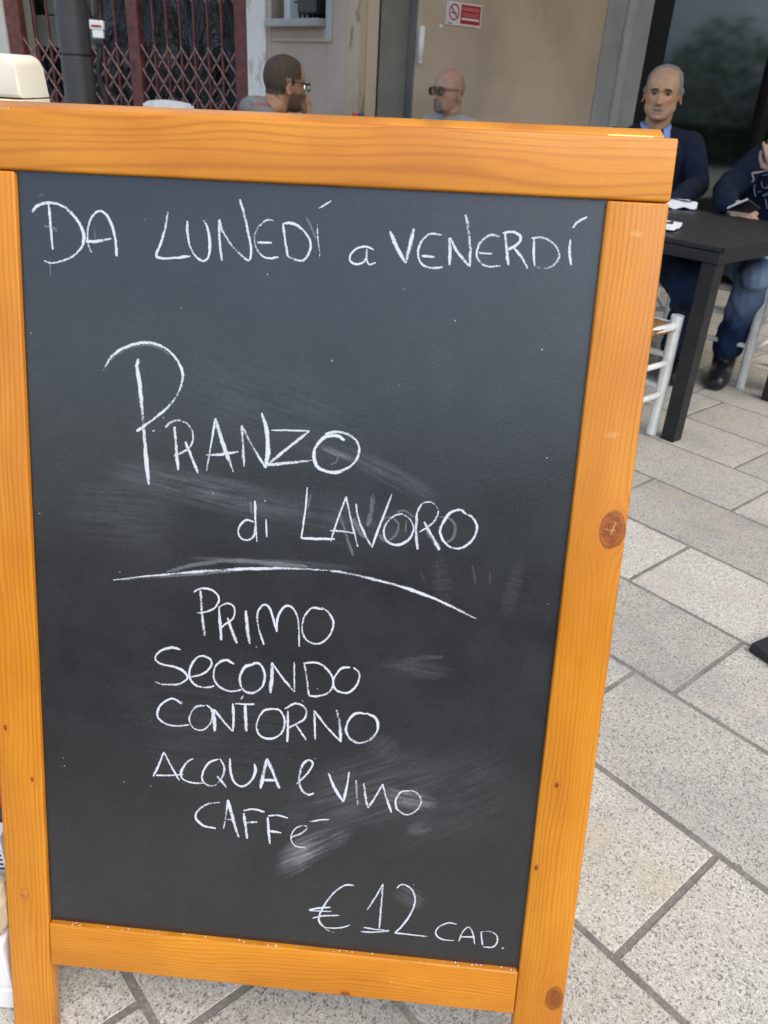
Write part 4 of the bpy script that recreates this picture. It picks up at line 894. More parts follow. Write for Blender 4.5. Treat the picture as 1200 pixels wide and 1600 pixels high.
# ------------------------------------------------------------------ people
HEADTAB = [  # z, half width, front y, back y   (eye level z = 0, face looks along -y)
    (-.118, .012, -.066, -.020), (-.112, .028, -.082, .000), (-.100, .042, -.089, .012), (-.085, .052, -.089, .030), (-.070, .059, -.090, .050), (-.050, .064, -.089, .072), (-.030, .069, -.089, .086),
    (-.010, .073, -.088, .096), (.012, .0755, -.091, .101), (.030, .0765, -.093, .102), (.050, .0755, -.090, .099), (.070, .071, -.081, .091), (.085, .064, -.070, .080), (.098, .053, -.052, .064), (.108, .038, -.034, .046), (.114, .020, -.014, .026), (.1165, .004, .003, .009)]
def head_geo(bm, mx, st):
    NR, NS = 76, 72; z0, z1 = HEADTAB[0][0], HEADTAB[-1][0]; rings = []
    g2 = lambda x, z, cx, cz, sx_, sz_: math.exp(-((x - cx) / sx_) ** 2 - ((z - cz) / sz_) ** 2)
    for i in range(NR + 1):
        f = i / NR; z = z0 + (z1 - z0) * (0.5 - 0.5 * math.cos(math.pi * f)) if True else 0
        wd, yf, yb = interp(HEADTAB, z); wd *= st.get('wide', 1.0) * (1 + st.get('jaw', 0) * sstep(-.035, -.07, z)); ring = []
        for k in range(NS):
            a = 2 * math.pi * k / NS; c, s = math.cos(a), math.sin(a)
            ym = (yf + yb) / 2 + .004; x = wd * math.copysign(abs(c) ** .88, c)
            y = ym + (yb - ym) * abs(s) ** .9 if s > 0 else ym + (yf - ym) * abs(s) ** .9
            if s < 0:
                ax = abs(x); d = 0.0
                fz = (.012 - z) / .054
                if -.1 < fz < 1.0: d += (.006 + .022 * max(0, fz) ** 1.2) * math.exp(-(x / (.0085 + .006 * max(0, fz))) ** 2)
                elif fz >= 1.0: d += .026 * math.exp(-(x / .014) ** 2) * max(0, 1 - (fz - 1) / .20)
                d += .007 * g2(ax, z, .013, -.040, .006, .007)
                d -= .0120 * g2(ax, z, .031, -.001, .017, .0105); d += .0062 * g2(ax, z, .031, .0062, .015, .0040) + .0040 * g2(ax, z, .031, -.0085, .013, .0034)
                d += .0065 * g2(ax, z, .026, .017, .024, .006)
                d += .005 * g2(ax, z, .048, -.024, .016, .012)
                d -= .004 * g2(ax, z, .046, -.058, .014, .018)
                d += .0030 * g2(x, z, 0, -.0635, .020, .004) + .0045 * g2(x, z, 0, -.0795, .017, .005) - .0062 * g2(x, z, 0, -.0705, .024, .0026)
                d -= .003 * g2(x, z, 0, -.089, .02, .004) + -.006 * g2(x, z, 0, -.103, .018, .009)
                d += (.0011 * math.sin(z * 620) * sstep(.03, .042, z) * sstep(.075, .06, z) * math.exp(-(x / .045) ** 2)) if st.get('old') else 0
                d -= (.0048 if st.get('old') else .0022) * math.exp(-((ax - .020 - (-.042 - z) * .42) / .004) ** 2) * sstep(-.078, -.066, z) * sstep(-.036, -.046, z)
                d -= .0018 * g2(ax, z, .030, -.019, .016, .003)
                y -= d
            q_ = Vector((x, y, z)); nz_ = .0009 * mnoise.noise(q_ * 55) + .0006 * mnoise.noise(q_ * 130); x += nz_ * c; y += nz_ * s
            ring.append(bm.verts.new(mx @ Vector((x, y, z))))
        rings.append(ring)
    for a, b in zip(rings, rings[1:]):
        for k in range(NS): bm.faces.new((a[k], a[(k + 1) % NS], b[(k + 1) % NS], b[k]))
    bm.faces.new(rings[0]); bm.faces.new(rings[-1])
    for s in (-1, 1):
        E_ = mx @ Matrix.Translation((s * (.0775 * st.get('wide', 1.0) + .001), .014, -.014)) @ Matrix.Rotation(s * R(24), 4, 'Z') @ Matrix.Rotation(R(-10), 4, 'X')
        pts = [(0, -.010, -.026), (s * .002, -.004, -.031), (s * .005, .008, -.022), (s * .008, .018, .002), (s * .008, .016, .022), (s * .005, .002, .032), (s * .002, -.010, .024), (0, -.012, .010)]
        limb(bm, [E_ @ Vector(p) for p in catmull(pts, 3)], .0052, 8)
        ball(bm, (0, .003, 0), 1, (.006, .014, .026), 2, E_)
        ball(bm, (s * .002, -.004, -.026), 1, (.006, .008, .008), 2, E_)
def remesh(bm, vox, smooth=4, lam=.5):
    bmesh.ops.recalc_face_normals(bm, faces=bm.faces[:])
    me = bpy.data.meshes.new('tmp'); bm.to_mesh(me); bm.free(); o = bpy.data.objects.new('tmp', me); COL.objects.link(o)
    md = o.modifiers.new('r', 'REMESH'); md.mode = 'VOXEL'; md.voxel_size = vox; md.adaptivity = 0
    if smooth:
        s = o.modifiers.new('s', 'SMOOTH'); s.factor = lam; s.iterations = smooth
    dg = bpy.context.evaluated_depsgraph_get(); out = bpy.data.meshes.new_from_object(o.evaluated_get(dg)); bpy.data.objects.remove(o); bpy.data.meshes.remove(me)
    out.materials.clear(); return out
def hand(bm, wrist, fwd, up, side, curl, scale=1.0, thumb_in=.4):
    """fwd: wrist to knuckles, up: back of the hand, side: +1 when the thumb lies on fwd x up's far side"""
    fwd = fwd.normalized(); up = (up - fwd * up.dot(fwd)).normalized(); lat = fwd.cross(up) * side; s = scale
    lens = [(.043, .026, .020), (.047, .030, .021), (.043, .027, .020), (.033, .020, .018)]; kn = [.088, .092, .086, .077]; ps = []
    for k in range(4):
        b = wrist + lat * ((.030 - .020 * k) * s); b0 = wrist + lat * ((.014 - .009 * k) * s)
        kp = wrist + fwd * kn[k] * s + lat * ((.031 - .021 * k) * s)
        limb(bm, [b0, kp], [.015 * s, .0118 * s], 10); ang = 0; p = kp; pts = [p]
        d = fwd + lat * (.10 - .07 * k)
        for j, L in enumerate(lens[k]):
            ang += R(curl[k] * (1.0 if j else .75)); q = d.normalized() * math.cos(ang) - up * math.sin(ang); p = p + q * L * s; pts.append(p)
        limb(bm, pts, [.0100 * s, .0090 * s, .0082 * s, .0070 * s], 10)
    t0 = wrist + fwd * .022 * s + lat * .016 * s
    t1 = t0 + (fwd * .55 + lat * .75 - up * .25).normalized() * .046 * s; t2 = t1 + (fwd * .85 + lat * (.5 - thumb_in) - up * .3).normalized() * .034 * s; t3 = t2 + (fwd * .9 - lat * thumb_in * .5 - up * .35).normalized() * .026 * s
    limb(bm, [t0, t1, t2, t3], [.0165 * s, .0125 * s, .0105 * s, .0085 * s], 10)
def folds(me, amp, seed, f=9.0):
    me.calc_loop_triangles() if False else None
    nr = [v.normal.copy() for v in me.vertices]
    for v, n in zip(me.vertices, nr):
        p = v.co
        a = mnoise.noise(Vector((p.x * f, p.y * f, p.z * f * .55 + seed))); b = mnoise.noise(Vector((p.x * f * 2.6 + seed, p.y * f * 2.6, p.z * f * 1.5)))
        v.co = p + n * (amp * ((1 - abs(a) * 2.2) * .7 + b * .55))
class Person:
    def __init__(s, loc, rz, headpos, head_rz, head_rx, label, st):
        s.W = Matrix.Translation(Vector((loc[0], loc[1], 0))) @ Matrix.Rotation(rz, 4, 'Z'); s.I = s.W.inverted(); s.st = st; s.rz = rz
        hp = s.I @ headpos
        s.HM = Matrix.Translation(hp) @ Matrix.Rotation(head_rz - rz, 4, 'Z') @ Matrix.Rotation(head_rx, 4, 'X')
        nk = st.get('neck', (0, .035, -.152)); s.neck = hp + Vector(nk); s.hip = Vector((0, .02, .53))
        s.b = bmesh.new(); head_geo(s.b, s.HM, st)
        limb(s.b, [s.HM @ Vector((0, .030, -.045)), s.HM @ Vector((0, .036, -.10)), s.neck + Vector((0, .008, -.01)), s.neck + Vector((0, .012, -.08))], [.060, .060, .056, .055], 20)
        limb(s.top if False else s.b, [s.neck + Vector((0, .012, -.08)), s.neck + Vector((0, .01, -.12))], [.055, .06], 12)
        limb(s.b, [s.neck + Vector((0, .01, -.09)), s.hip.lerp(s.neck, .5) + Vector((0, .02, 0)), s.hip], [.070, .078, .09], 14)
        s.top = bmesh.new(); s.legs = bmesh.new(); s.label = label; s.sh = {}
        N = s.neck; tab = [(0, .175, .135), (.12, .18, .14), (.40, .165, .125), (.68, .180, .125), (.84, .178, .108), (.94, .135, .088), (.985, .085, .070), (1.01, .066, .060)]
        rings = []
        for i in range(40):
            t = 1.01 * i / 39; a, d = interp(tab, t); a *= st.get('bulk', 1); d *= st.get('bulk', 1)
            c = s.hip.lerp(N, t) + Vector((0, .045 * math.sin(math.pi * min(1, t)) * 1.0, -.04))
            rings.append([s.top.verts.new(c + Vector((math.copysign(abs(math.cos(2 * math.pi * k / 28)) ** .85, math.cos(2 * math.pi * k / 28)) * a, math.sin(2 * math.pi * k / 28) * d, 0))) for k in range(28)])
        for a, b in zip(rings, rings[1:]):
            for k in range(28): s.top.faces.new((a[k], a[(k + 1) % 28], b[(k + 1) % 28], b[k]))
        s.top.faces.new(rings[0]); s.top.faces.new(rings[-1])
        ball(s.top, N + Vector((0, .012 + st.get('ring', 0) * .8, -.030 + st.get('ring', 0) * .8)), .068 + st.get('ring', 0) * .25, (1.05, 1.0, .75), 3)
        for sd_ in (-1, 1):
            S = N + Vector((sd_ * .165 * st.get('bulk', 1), .012, -.070)); s.sh[sd_] = S
            limb(s.top, [N + Vector((sd_ * .045, .012, -.028)), N + Vector((sd_ * .10, .012, -.048)), S], [.042, .050, .062], 14)
    def arm(s, sd_, elbow, wrist, sleeve, fwd=None, up=None, curl=(25, 30, 30, 35), hs=1.0, thumb_in=.4):
        S = s.sh[sd_]; e = s.I @ elbow; w_ = s.I @ wrist; q = s.I.to_3x3()
        limb(s.b, [S, S.lerp(e, .5), e, e.lerp(w_, .35), w_], [.048, .045, .038, .040, .027], 14)
        if sleeve == 'long':
            limb(s.top, [S, S.lerp(e, .5), e, e.lerp(w_, .4), w_.lerp(e, .06)], [.064, .057, .050, .048, .038], 16)
        else: limb(s.top, [S, S.lerp(e, .35), S.lerp(e, .62)], [.066, .066, .064], 16)
        f = q @ fwd if fwd is not None else (w_ - e); u = q @ up if up is not None else Vector((0, 0, 1))
        hand(s.b, w_ + f.normalized() * .012, f, u, s.thumb_side(sd_), curl, hs, thumb_in)
    def thumb_side(s, sd_): return -1 if sd_ > 0 else 1
    def leg(s, sd_, knee, ankle, toe):
        h = s.hip + Vector((sd_ * .095, -.01, -.01)); k = s.I @ knee; a = s.I @ ankle; tv = s.I.to_3x3() @ toe; tv.z = 0; tv.normalize()
        limb(s.b, [h, k, a, a + Vector((0, 0, -.05))], [.06, .05, .038, .035], 12); limb(s.b, [a + Vector((0, 0, .06 - a.z)), a + tv * .13 + Vector((0, 0, .045 - a.z))], [.034, .028])
        limb(s.legs, [h, h.lerp(k, .55), k, k.lerp(a, .35), k.lerp(a, .75), a.lerp(k, .02)], [.100, .088, .073, .069, .060, .062], 18)
        bt = bmesh.new(); z0 = a.z
        limb(bt, [a + Vector((0, 0, .08)), a + Vector((0, 0, -.02)), a + Vector((0, 0, -z0 + .045))], [.056, .054, .050], 14)
        limb(bt, [a - tv * .03 + Vector((0, 0, -z0 + .043)), a + tv * .06 + Vector((0, 0, -z0 + .046)), a + tv * .13 + Vector((0, 0, -z0 + .042)), a + tv * .175 + Vector((0, 0, -z0 + .035))], [.049, .051, .050, .040], 14)
        for v in bt.verts: v.co.z = max(v.co.z, .004)
        s.boots = getattr(s, 'boots', []); s.boots.append(bt)
    def build(s, skin, topm, legm=None, hairm=None, vox=.0042):
        st = s.st; me = remesh(s.b, vox, 3, .45); me.materials.append(skin)
        L = {n: me.attributes.new(n, 'FLOAT', 'POINT') for n in ('stubble', 'lip_line', 'red')}; HI = s.HM.inverted(); hm = {}
        for v in me.vertices:
            p = HI @ v.co; x, y, z = p; ax = abs(x)
            if p.length > .19: continue
            nj = mnoise.noise(p * 60) * .006
            h = st['hair'](ax, y, z + nj); h = min(1, max(0, h + (.34 * mnoise.noise(p * 210) if .02 < h < .98 else 0))); hm[v.index] = h
            sb = st['beard'](ax, y, z + nj) if -.104 < y < .06 else 0
            L['stubble'].data[v.index].value = min(1, max(sb, h * st.get('hairtint', .9)))
            lp = (.45 * math.exp(-((z + .0705) / .0085) ** 2 - (x / .022) ** 4) + math.exp(-((z + .0705) / .003) ** 2 - (x / .025) ** 4)) if y < -.07 else 0  # lip tone, plus a dark line painted in the crease where lips part
            L['lip_line'].data[v.index].value = min(1, lp * .8)
            rd = math.exp(-((z + .036) / .018) ** 2 - (x / .018) ** 2) * (1 if y < -.08 else 0) + .7 * math.exp(-((z + .025) / .02) ** 2 - ((ax - .045) / .018) ** 2) + (.9 if ax > .077 and z < .03 else 0) + st.get('redtop', 0) * sstep(.045, .09, z)
            L['red'].data[v.index].value = min(1, rd)
        body = link('person', me, None, None, True); body.matrix_world = s.W; setp(body, s.label, 'person'); s.body = body
        if hairm and st.get('hairmesh', True):
            bm = bmesh.new(); bm.from_mesh(me); bm.verts.ensure_lookup_table(); bm.normal_update()
            kill = [f for f in bm.faces if min(hm.get(v.index, 0) for v in f.verts) < .5]
            disp = {v.index: v.normal.copy() for v in bm.verts}
            for v in bm.verts:
                h = hm.get(v.index, 0)
                if h > 0: v.co += disp[v.index] * (st.get('hairlen', .004) * (sstep(.5, 1.0, h) * .8 + .2) * (.8 + .5 * mnoise.noise(v.co * 160)) - .0008)
            bmesh.ops.delete(bm, geom=kill, context='FACES')
            if len(bm.faces): done('hair', bm, hairm, body, True)
            else: bm.free()
        tm = remesh(s.top, .007, 6, .5); folds(tm, st.get('fold', .005), st.get('seed', 1)); tm.materials.append(topm)
        s.shirt = link(st.get('topname', 'shirt'), tm, None, body, True)
        if legm:
            lm = remesh(s.legs, .008, 5, .5); folds(lm, .013, st.get('seed', 1) + 5, 15)
            fa = lm.attributes.new('fade', 'FLOAT', 'POINT')
            for v in lm.vertices:
                fa.data[v.index].value = st.get('fadeamt', 0) * max(0, mnoise.noise(v.co * 6) * .6 + .5) * sstep(.25, .50, v.co.z)
            lm.materials.append(legm); s.trousers = link('trousers', lm, None, body, True)
            for bt in getattr(s, 'boots', []):
                b_ = remesh(bt, .006, 5, .5); b_.materials.append(M['leather']); link('boot', b_, None, body, True)
        return body
    def hpart(s, name, fn, m, smooth=True, parent=None):
        bm = bmesh.new(); fn(bm, s.HM); return done(name, bm, m, parent or s.body, smooth)
    def eyes(s):
        iris = T('eye_surface', .15, .6); o = iris.obj(); sp = iris.sep(o); r_ = iris.m_('SQRT', iris.m_('ADD', iris.m_('MULTIPLY', sp[0], sp[0]), iris.m_('MULTIPLY', sp[2], sp[2])))
        fr = iris.m_('LESS_THAN', sp[1], 0.0)
        iris.set(Base_Color=iris.mix(iris.m_('MULTIPLY', fr, iris.ss(r_, .0052, .0060, 1, 0)), (.30, .26, .235), (.03, .018, .011)))
        for sd_ in (-1, 1):
            bm = bmesh.new(); ball(bm, (0, 0, 0), .0112, (1, 1, 1), 3); e = done('eye', bm, iris.m, s.body, True); e.matrix_local = s.HM @ Matrix.Translation((sd_ * .031, -.0715, -.0012))
    def brows(s, m, th=.0034):
        for sd_ in (-1, 1):
            s.hpart('eyebrow', lambda bm, H_: tube(bm, [H_ @ Vector(p) for p in catmull([(sd_ * .014, -.0985, .0165), (sd_ * .028, -.0985, .019), (sd_ * .046, -.085, .0135)], 4)], [th * .8] * 3 + [th] * 4 + [th * .6] * 2, 6), m)
    def glasses(s, fm, lm, rx=.027, rz_=.019, cy=-.111, top=.5, th=.0022, aviator=False):
        g = bpy.data.objects.new('glasses', None); COL.objects.link(g); g.parent = s.body; g.empty_display_size = .05
        for sd_ in (-1, 1):
            P = []
            for k in range(28):
                a = 2 * math.pi * k / 28; c, sn = math.cos(a), math.sin(a)
                x = math.copysign(abs(c) ** .75, c) * rx; z = math.copysign(abs(sn) ** .75, sn) * rz_
                if aviator and sn < 0: x = x * (1 - .20 * (-sn)) + sd_ * .003 * (-sn); z *= 1.25
                P.append(Vector((sd_ * .0335 + x, cy + .010 * ((abs(x * sd_ + .0335) / .06) ** 2), -.004 + z)))
            s.hpart('rim', lambda bm, H_: tube(bm, [H_ @ p for p in P + P[:2]], th, 6, False), fm, parent=g)
            def lens(bm, H_): bm.faces.new([bm.verts.new(H_ @ p) for p in P])
            s.hpart('lens', lens, lm, False, parent=g)
            s.hpart('temple', lambda bm, H_: tube(bm, [H_ @ Vector(p) for p in catmull([(sd_ * (.0335 + rx), cy + .010, .006), (sd_ * .077, -.06, .008), (sd_ * .082, .01, .008), (sd_ * .080, .03, -.012)], 4)], th * 1.1, 6), fm, parent=g)
        s.hpart('bridge', lambda bm, H_: tube(bm, [H_ @ Vector(p) for p in ((-.008, cy, .004), (0, cy - .003, .006), (.008, cy, .004))], th, 6), fm, parent=g)
        if aviator: s.hpart('brow_bar', lambda bm, H_: tube(bm, [H_ @ Vector(p) for p in ((-.02, cy, .015), (0, cy - .002, .0165), (.02, cy, .015))], th, 6), fm, parent=g)
def facing(az): return R(az)
dark_hair = plain('dark_brown_hair', (.052, .030, .016), .7, .35, 120, .6, bscale=500)
grey_hair = plain('grey_hair', (.23, .21, .19), .7, .3, 120, .6, bscale=500)
brow_dark = plain('eyebrow_hair', (.05, .035, .026), .8, .3, 200)

# --- the man in the navy sweater who looks at the camera
hp = at(1036, 145, 4.28)
def hair3(ax, y, z):
    side = sstep(.050, .064, ax) * sstep(-.060, -.035, y) * sstep(-.016, .004, z) * sstep(.105, .085, z)
    back = sstep(.02, .05, y) * sstep(-.06, -.04, z)
    return max(side, back, .49 * sstep(.060, .080, z), .80 * sstep(.082, .095, z) * sstep(-.055, -.03, y))
P3 = Person((hp.x + .03, hp.y + .05), R(-8), hp, R(-21), R(3), 'older man with short grey hair in a navy sweater over a light blue collar',
            dict(old=True, jaw=.13, hair=hair3, beard=lambda ax, y, z: (.30 * sstep(-.044, -.060, z) * sstep(.0, -.03, y) + .25 * math.exp(-((z + .058) / .007) ** 2 - (ax / .026) ** 4)), topname='sweater', seed=3, fold=.012, hairlen=.0036, bulk=1.10, wide=1.05, redtop=.35, hairtint=.8))
P3.arm(1, at(1090, 290, 4.18), at(1046, 321, 3.86), 'long', up=Vector((0, 0, 1)))
P3.arm(-1, at(985, 300, 4.22), at(1010, 322, 3.86), 'long', up=Vector((0, 0, 1)))
P3.leg(1, on_z(1086, 458, .52), on_z(1056, 545, .12), Vector((-.25, -1, 0)))
P3.leg(-1, Vector((1.10, 3.92, .50)), Vector((1.02, 3.80, .12)), Vector((-.1, -1, 0)))
navy = cloth('navy_knit', (.012, .017, .034)); jeans = cloth('blue_denim', (.016, .032, .085), .3, fade=(.24, .33, .46)); jeans_d = cloth('dark_blue_denim', (.012, .022, .055), .3, fade=(.06, .09, .15))
P3.build(skin_mat('skin_weathered', (.54, .29, .155), (.27, .22, .185), (.15, .055, .042)), navy, jeans_d, grey_hair)
P3.eyes(); P3.brows(brow_dark, .0044)
for sd_ in (-1, 1):
    P3.hpart('eyelash', lambda bm, H_: tube(bm, [H_ @ Vector(p) for p in catmull([(sd_ * .019, -.0815, -.001), (sd_ * .031, -.0850, .0042), (sd_ * .043, -.0775, .000)], 4)], .0013, 6), brow_dark)
N = P3.neck
def collar(bm, s, h=.052):
    c = P3.neck + Vector((0, .002, -.012)); prev = None; n = 22
    for i in range(n + 1):
        a = R(-62 + 304 * i / n); x, y = math.cos(a), math.sin(a); fr = max(0, -y)
        k = 1.0 + .05 * fr
        b = c + Vector((x * .078 * k, y * .076 * k + .004, -.006 - .020 * fr)); t_ = c + Vector((x * .066, y * .064 + .004, h - .016 - .030 * fr ** 2))
        o_ = c + Vector((x * .086 * k, y * .086 * k + .004, -.014 - .045 * fr ** 2))
        r_ = [bm.verts.new(p) for p in (b, t_, t_ + Vector((x * .004, y * .004, .001)), o_)]
        if prev:
            for q in range(3): bm.faces.new((prev[q], r_[q], r_[q + 1], prev[q + 1]))
        prev = r_
bm = bmesh.new(); collar(bm, P3); me = done('shirt_collar', bm, cloth('light_blue_cotton', (.25, .36, .68), .06), P3.body, True)
bm = bmesh.new(); ball(bm, P3.neck + Vector((.02, -.088, -.052)), .004); done('collar_button', bm, M['ink'], P3.body)
# --- the man at the right edge with a phone
hp = at(1272, 172, 3.92)
P4 = Person((1.63, 3.94), R(-40), hp, R(-36), R(18), 'person in a navy printed sweater and faded jeans holding a phone at the right edge',
            dict(hair=lambda ax, y, z: sstep(-.03, 0, y) * sstep(-.05, .0, z) + sstep(.06, .08, z), beard=lambda ax, y, z: .3 * sstep(-.05, -.07, z) * sstep(.0, -.03, y), topname='sweater', seed=11, fold=.013, bulk=1.12, fadeamt=2.2))
P4.arm(-1, at(1133, 297, 3.88), at(1134, 320, 3.70), 'long', fwd=Vector((.75, -.35, -.15)), up=Vector((-.3, -.8, .5)), curl=(35, 45, 50, 55), thumb_in=.2)
P4.arm(1, at(1268, 335, 3.80), at(1216, 276, 3.80), 'long', fwd=Vector((-.45, .0, 1)), up=Vector((-.3, -1, -.1)), curl=(40, 45, 45, 50))
kn = at(1176, 452, 3.52)
P4.leg(-1, Vector((kn.x, kn.y, .50)), Vector((on_z(1132, 560, .10).x, on_z(1132, 560, .10).y, .15)), Vector((-.45, -1, 0)))
P4.leg(1, Vector((1.66, 3.46, .50)), Vector((1.80, 3.46, .15)), Vector((-.2, -1, 0)))
P4.build(skin_mat('skin_light', (.46, .28, .20), (.05, .035, .025), (.32, .14, .11)), cloth('navy_printed_cotton', (.008, .013, .030)), jeans, dark_hair)
# white print on the chest of the sweater, laid on the cloth by ray cast
dgx = bpy.context.evaluated_depsgraph_get(); bpy.context.view_layer.update()
def on_cloth(obj, px, py, off=.0025):
    Mi = obj.matrix_world.inverted(); o_ = Mi @ CP; d_ = (Mi.to_3x3() @ ray(px, py)).normalized(); ok, l, n_, _ = obj.ray_cast(o_, d_)
    return l + n_ * off if ok else None
def print_strip(P, pts, wpx, m, name='print'):
    bm = bmesh.new(); C = catmull([(x, y, 0) for x, y in pts], 6); prev = None; k = 0
    for i, c in enumerate(C):
        d = (C[min(i + 1, len(C) - 1)] - C[max(0, i - 1)]).normalized(); n_ = Vector((-d.y, d.x, 0)) * wpx * .78 / 2
        a = on_cloth(P.shirt, c.x + n_.x, c.y + n_.y); b = on_cloth(P.shirt, c.x - n_.x, c.y - n_.y)
        if a is None or b is None: prev = None; continue
        va, vb = bm.verts.new(a), bm.verts.new(b)
        if prev: bm.faces.new((prev[0], va, vb, prev[1])); k += 1
        prev = (va, vb)
    if k: done(name, bm, m, P.shirt, True)
    else: bm.free()
pr = cloth('white_print', (.36, .36, .40), .2); prg = cloth('grey_blue_print', (.20, .25, .34), .15)
for pts, wd in (([(1174, 271), (1186, 269), (1202, 267), (1215, 266)], 3.2), ([(1174, 271), (1177, 280), (1174, 284)], 2.6), ([(1180, 288), (1179, 297), (1181, 307)], 3.0), ([(1190, 284), (1192, 292), (1198, 294), (1202, 287)], 1.6), ([(1196, 311), (1198, 318), (1199, 326)], 2.5)):
    print_strip(P4, pts, wd, pr)
for pts, wd in (([(1192, 306), (1200, 303), (1210, 303)], 5.0), ([(1190, 275), (1202, 272)], 2.0), ([(1184, 300), (1190, 299)], 2)): print_strip(P4, pts, wd, prg)
ph0, ph1 = at(1138, 324, 3.66), at(1163, 313, 3.60)
ax_ = (ph1 - ph0).normalized(); nz = Vector((.1, .75, .65)); nz = (nz - ax_ * nz.dot(ax_)).normalized(); dn = ax_.cross(nz).normalized()
if dn.z > 0: dn = -dn
pc = ph0.lerp(ph1, .55)
phn = empty('phone', (0, 0, 0), 0, 'black phone with pale edge held low by the person at the right edge', 'phone')
phn.matrix_world = Matrix(((ax_.x, nz.x, dn.x, pc.x), (ax_.y, nz.y, dn.y, pc.y), (ax_.z, nz.z, dn.z, pc.z), (0, 0, 0, 1)))
bm = bmesh.new(); box(bm, (-.052, -.004, .004), (.052, .004, .085), .003); done('case', bm, M['black_plastic'], phn)
bm = bmesh.new(); box(bm, (-.050, -.0045, 0), (.050, .0045, .0038), .001); done('edge', bm, M['paper'], phn)
# --- the man seen from behind with his hand at his mouth
hp = at(445, 130, 4.20)
def hair1(ax, y, z):
    top = sstep(-.072, -.060, y) * sstep(.078, .088, z) if ax < .03 else sstep(-.050, -.036, y) * sstep(.066, .078, z)
    side = sstep(-.058, -.050, y) * sstep(.010, .026, z)
    burn = sstep(-.026, -.018, y) * sstep(-.012, .004, z) * sstep(.004, -.004, y)
    back = sstep(.020, .032, y) * sstep(-.058 , -.046, z - .25 * max(0, .06 - y) * 0)
    return max(top, side, burn, back)
P1 = Person((hp.x - .14, hp.y + .02), R(116), hp, R(121), R(4), 'man with dark cropped hair, beard and glasses in a grey printed t-shirt',
            dict(neck=(-.03, .115, -.105), ring=.03, hair=hair1, beard=lambda ax, y, z: .85 * sstep(-.030, -.050, z - .3 * max(0, ax - .045)) * sstep(.012, -.012, y), seed=5, fold=.004, hairlen=.0028, bulk=1.05, hairtint=1.0, wide=.97))
mo = P1.W @ (P1.HM @ Vector((0, -.112, -.085)))
P1.arm(-1, mo + Vector((.0, -.02, -.38)), mo + Vector((.016, -.035, -.085)), 'short', fwd=Vector((-.12, .25, 1)), up=Vector((.9, -.45, 0)), curl=(30, 38, 42, 48), hs=1.0)
P1.arm(1, hp + Vector((.10, .34, -.48)), hp + Vector((.36, .16, -.55)), 'short')
for sd_, o_ in ((1, Vector((.25, .16, 0))), (-1, Vector((.25, -.05, 0)))):
    b0_ = Vector((hp.x, hp.y, 0)); P1.leg(sd_, Vector((b0_.x + .28, b0_.y + .12 + .1 * sd_, .51)), Vector((b0_.x + .24, b0_.y + .12 + .1 * sd_, .11)), Vector((1, .1, 0)))
P1.build(skin_mat('skin_tanned', (.34, .18, .098), (.022, .013, .008), (.25, .11, .08)), cloth('grey_jersey', (.20, .195, .185)), cloth('black_trousers', (.02, .02, .022)), dark_hair)
P1.glasses(M['black_plastic'], M['lens_clear'], .026, .019)
bpy.context.view_layer.update()
red_p = cloth('faded_red_print', (.38, .09, .11)); blue_p = cloth('faded_blue_print', (.10, .11, .19)); wht_p = cloth('white_shirt_print', (.6, .58, .55))
rx = random.Random(2)
for k in range(8):
    x = 400 + k * 3.1
    print_strip(P1, [(x - .9, 165.5 + k * .1), (x + rx.uniform(-.3, .8), 161 + rx.uniform(-1, .5) + k * .1), (x + 1.2, 165.2 + k * .1)], 1.1, red_p)
print_strip(P1, [(388, 159.5), (391, 158.5), (394, 161)], 1.2, blue_p); print_strip(P1, [(391, 163), (394, 165), (397, 163), (396, 160)], 1.2, blue_p)
print_strip(P1, [(383, 175.5), (393, 177)], 2.2, wht_p); print_strip(P1, [(393.3, 177), (404, 178)], 2.2, red_p); print_strip(P1, [(376, 175), (382, 175.5)], 2.2, blue_p)
# --- the bald man in sunglasses
hp = at(701, 143, 5.25)
P2 = Person((hp.x + .10, hp.y + .06), R(-42), hp, R(-47), R(-2), 'bald man with goatee in sunglasses and pale grey t-shirt by the beige wall',
            dict(neck=(0, .035, -.122), hair=lambda ax, y, z: .42 * max(sstep(.0, .04, y) * sstep(-.07, -.05, z) * sstep(.10, .07, z), .25 * sstep(.0, .05, y)), beard=lambda ax, y, z: .85 * sstep(-.050, -.062, z) * sstep(.046, .028, ax) * sstep(-.04, -.06, y) + .12 * sstep(-.03, -.06, z) * sstep(.0, -.03, y), hairmesh=False, seed=8, fold=.004, redtop=.35, hairtint=1.0, wide=1.0))
P2.arm(1, hp + Vector((.20, -.22, -.50)), hp + Vector((-.10, -.36, -.53)), 'short'); P2.arm(-1, hp + Vector((-.22, .05, -.50)), hp + Vector((-.22, -.24, -.53)), 'short')
for sd_ in (1, -1):
    P2.leg(sd_, Vector((hp.x - .24 + sd_ * .10, hp.y - .30, .51)), Vector((hp.x - .22 + sd_ * .1, hp.y - .30, .11)), Vector((-.7, -.7, 0)))
P2.build(skin_mat('skin_pink', (.46, .26, .18), (.10, .085, .075), (.30, .13, .11)), cloth('pale_grey_jersey', (.36, .345, .32)), cloth('khaki_trousers', (.12, .10, .07)), None)
P2.glasses(plain('tortoise_frame', (.05, .03, .012), .3, .5, 200), M['lens_brown'], .028, .018, aviator=True, th=.002)
P2.brows(brow_dark, .002)

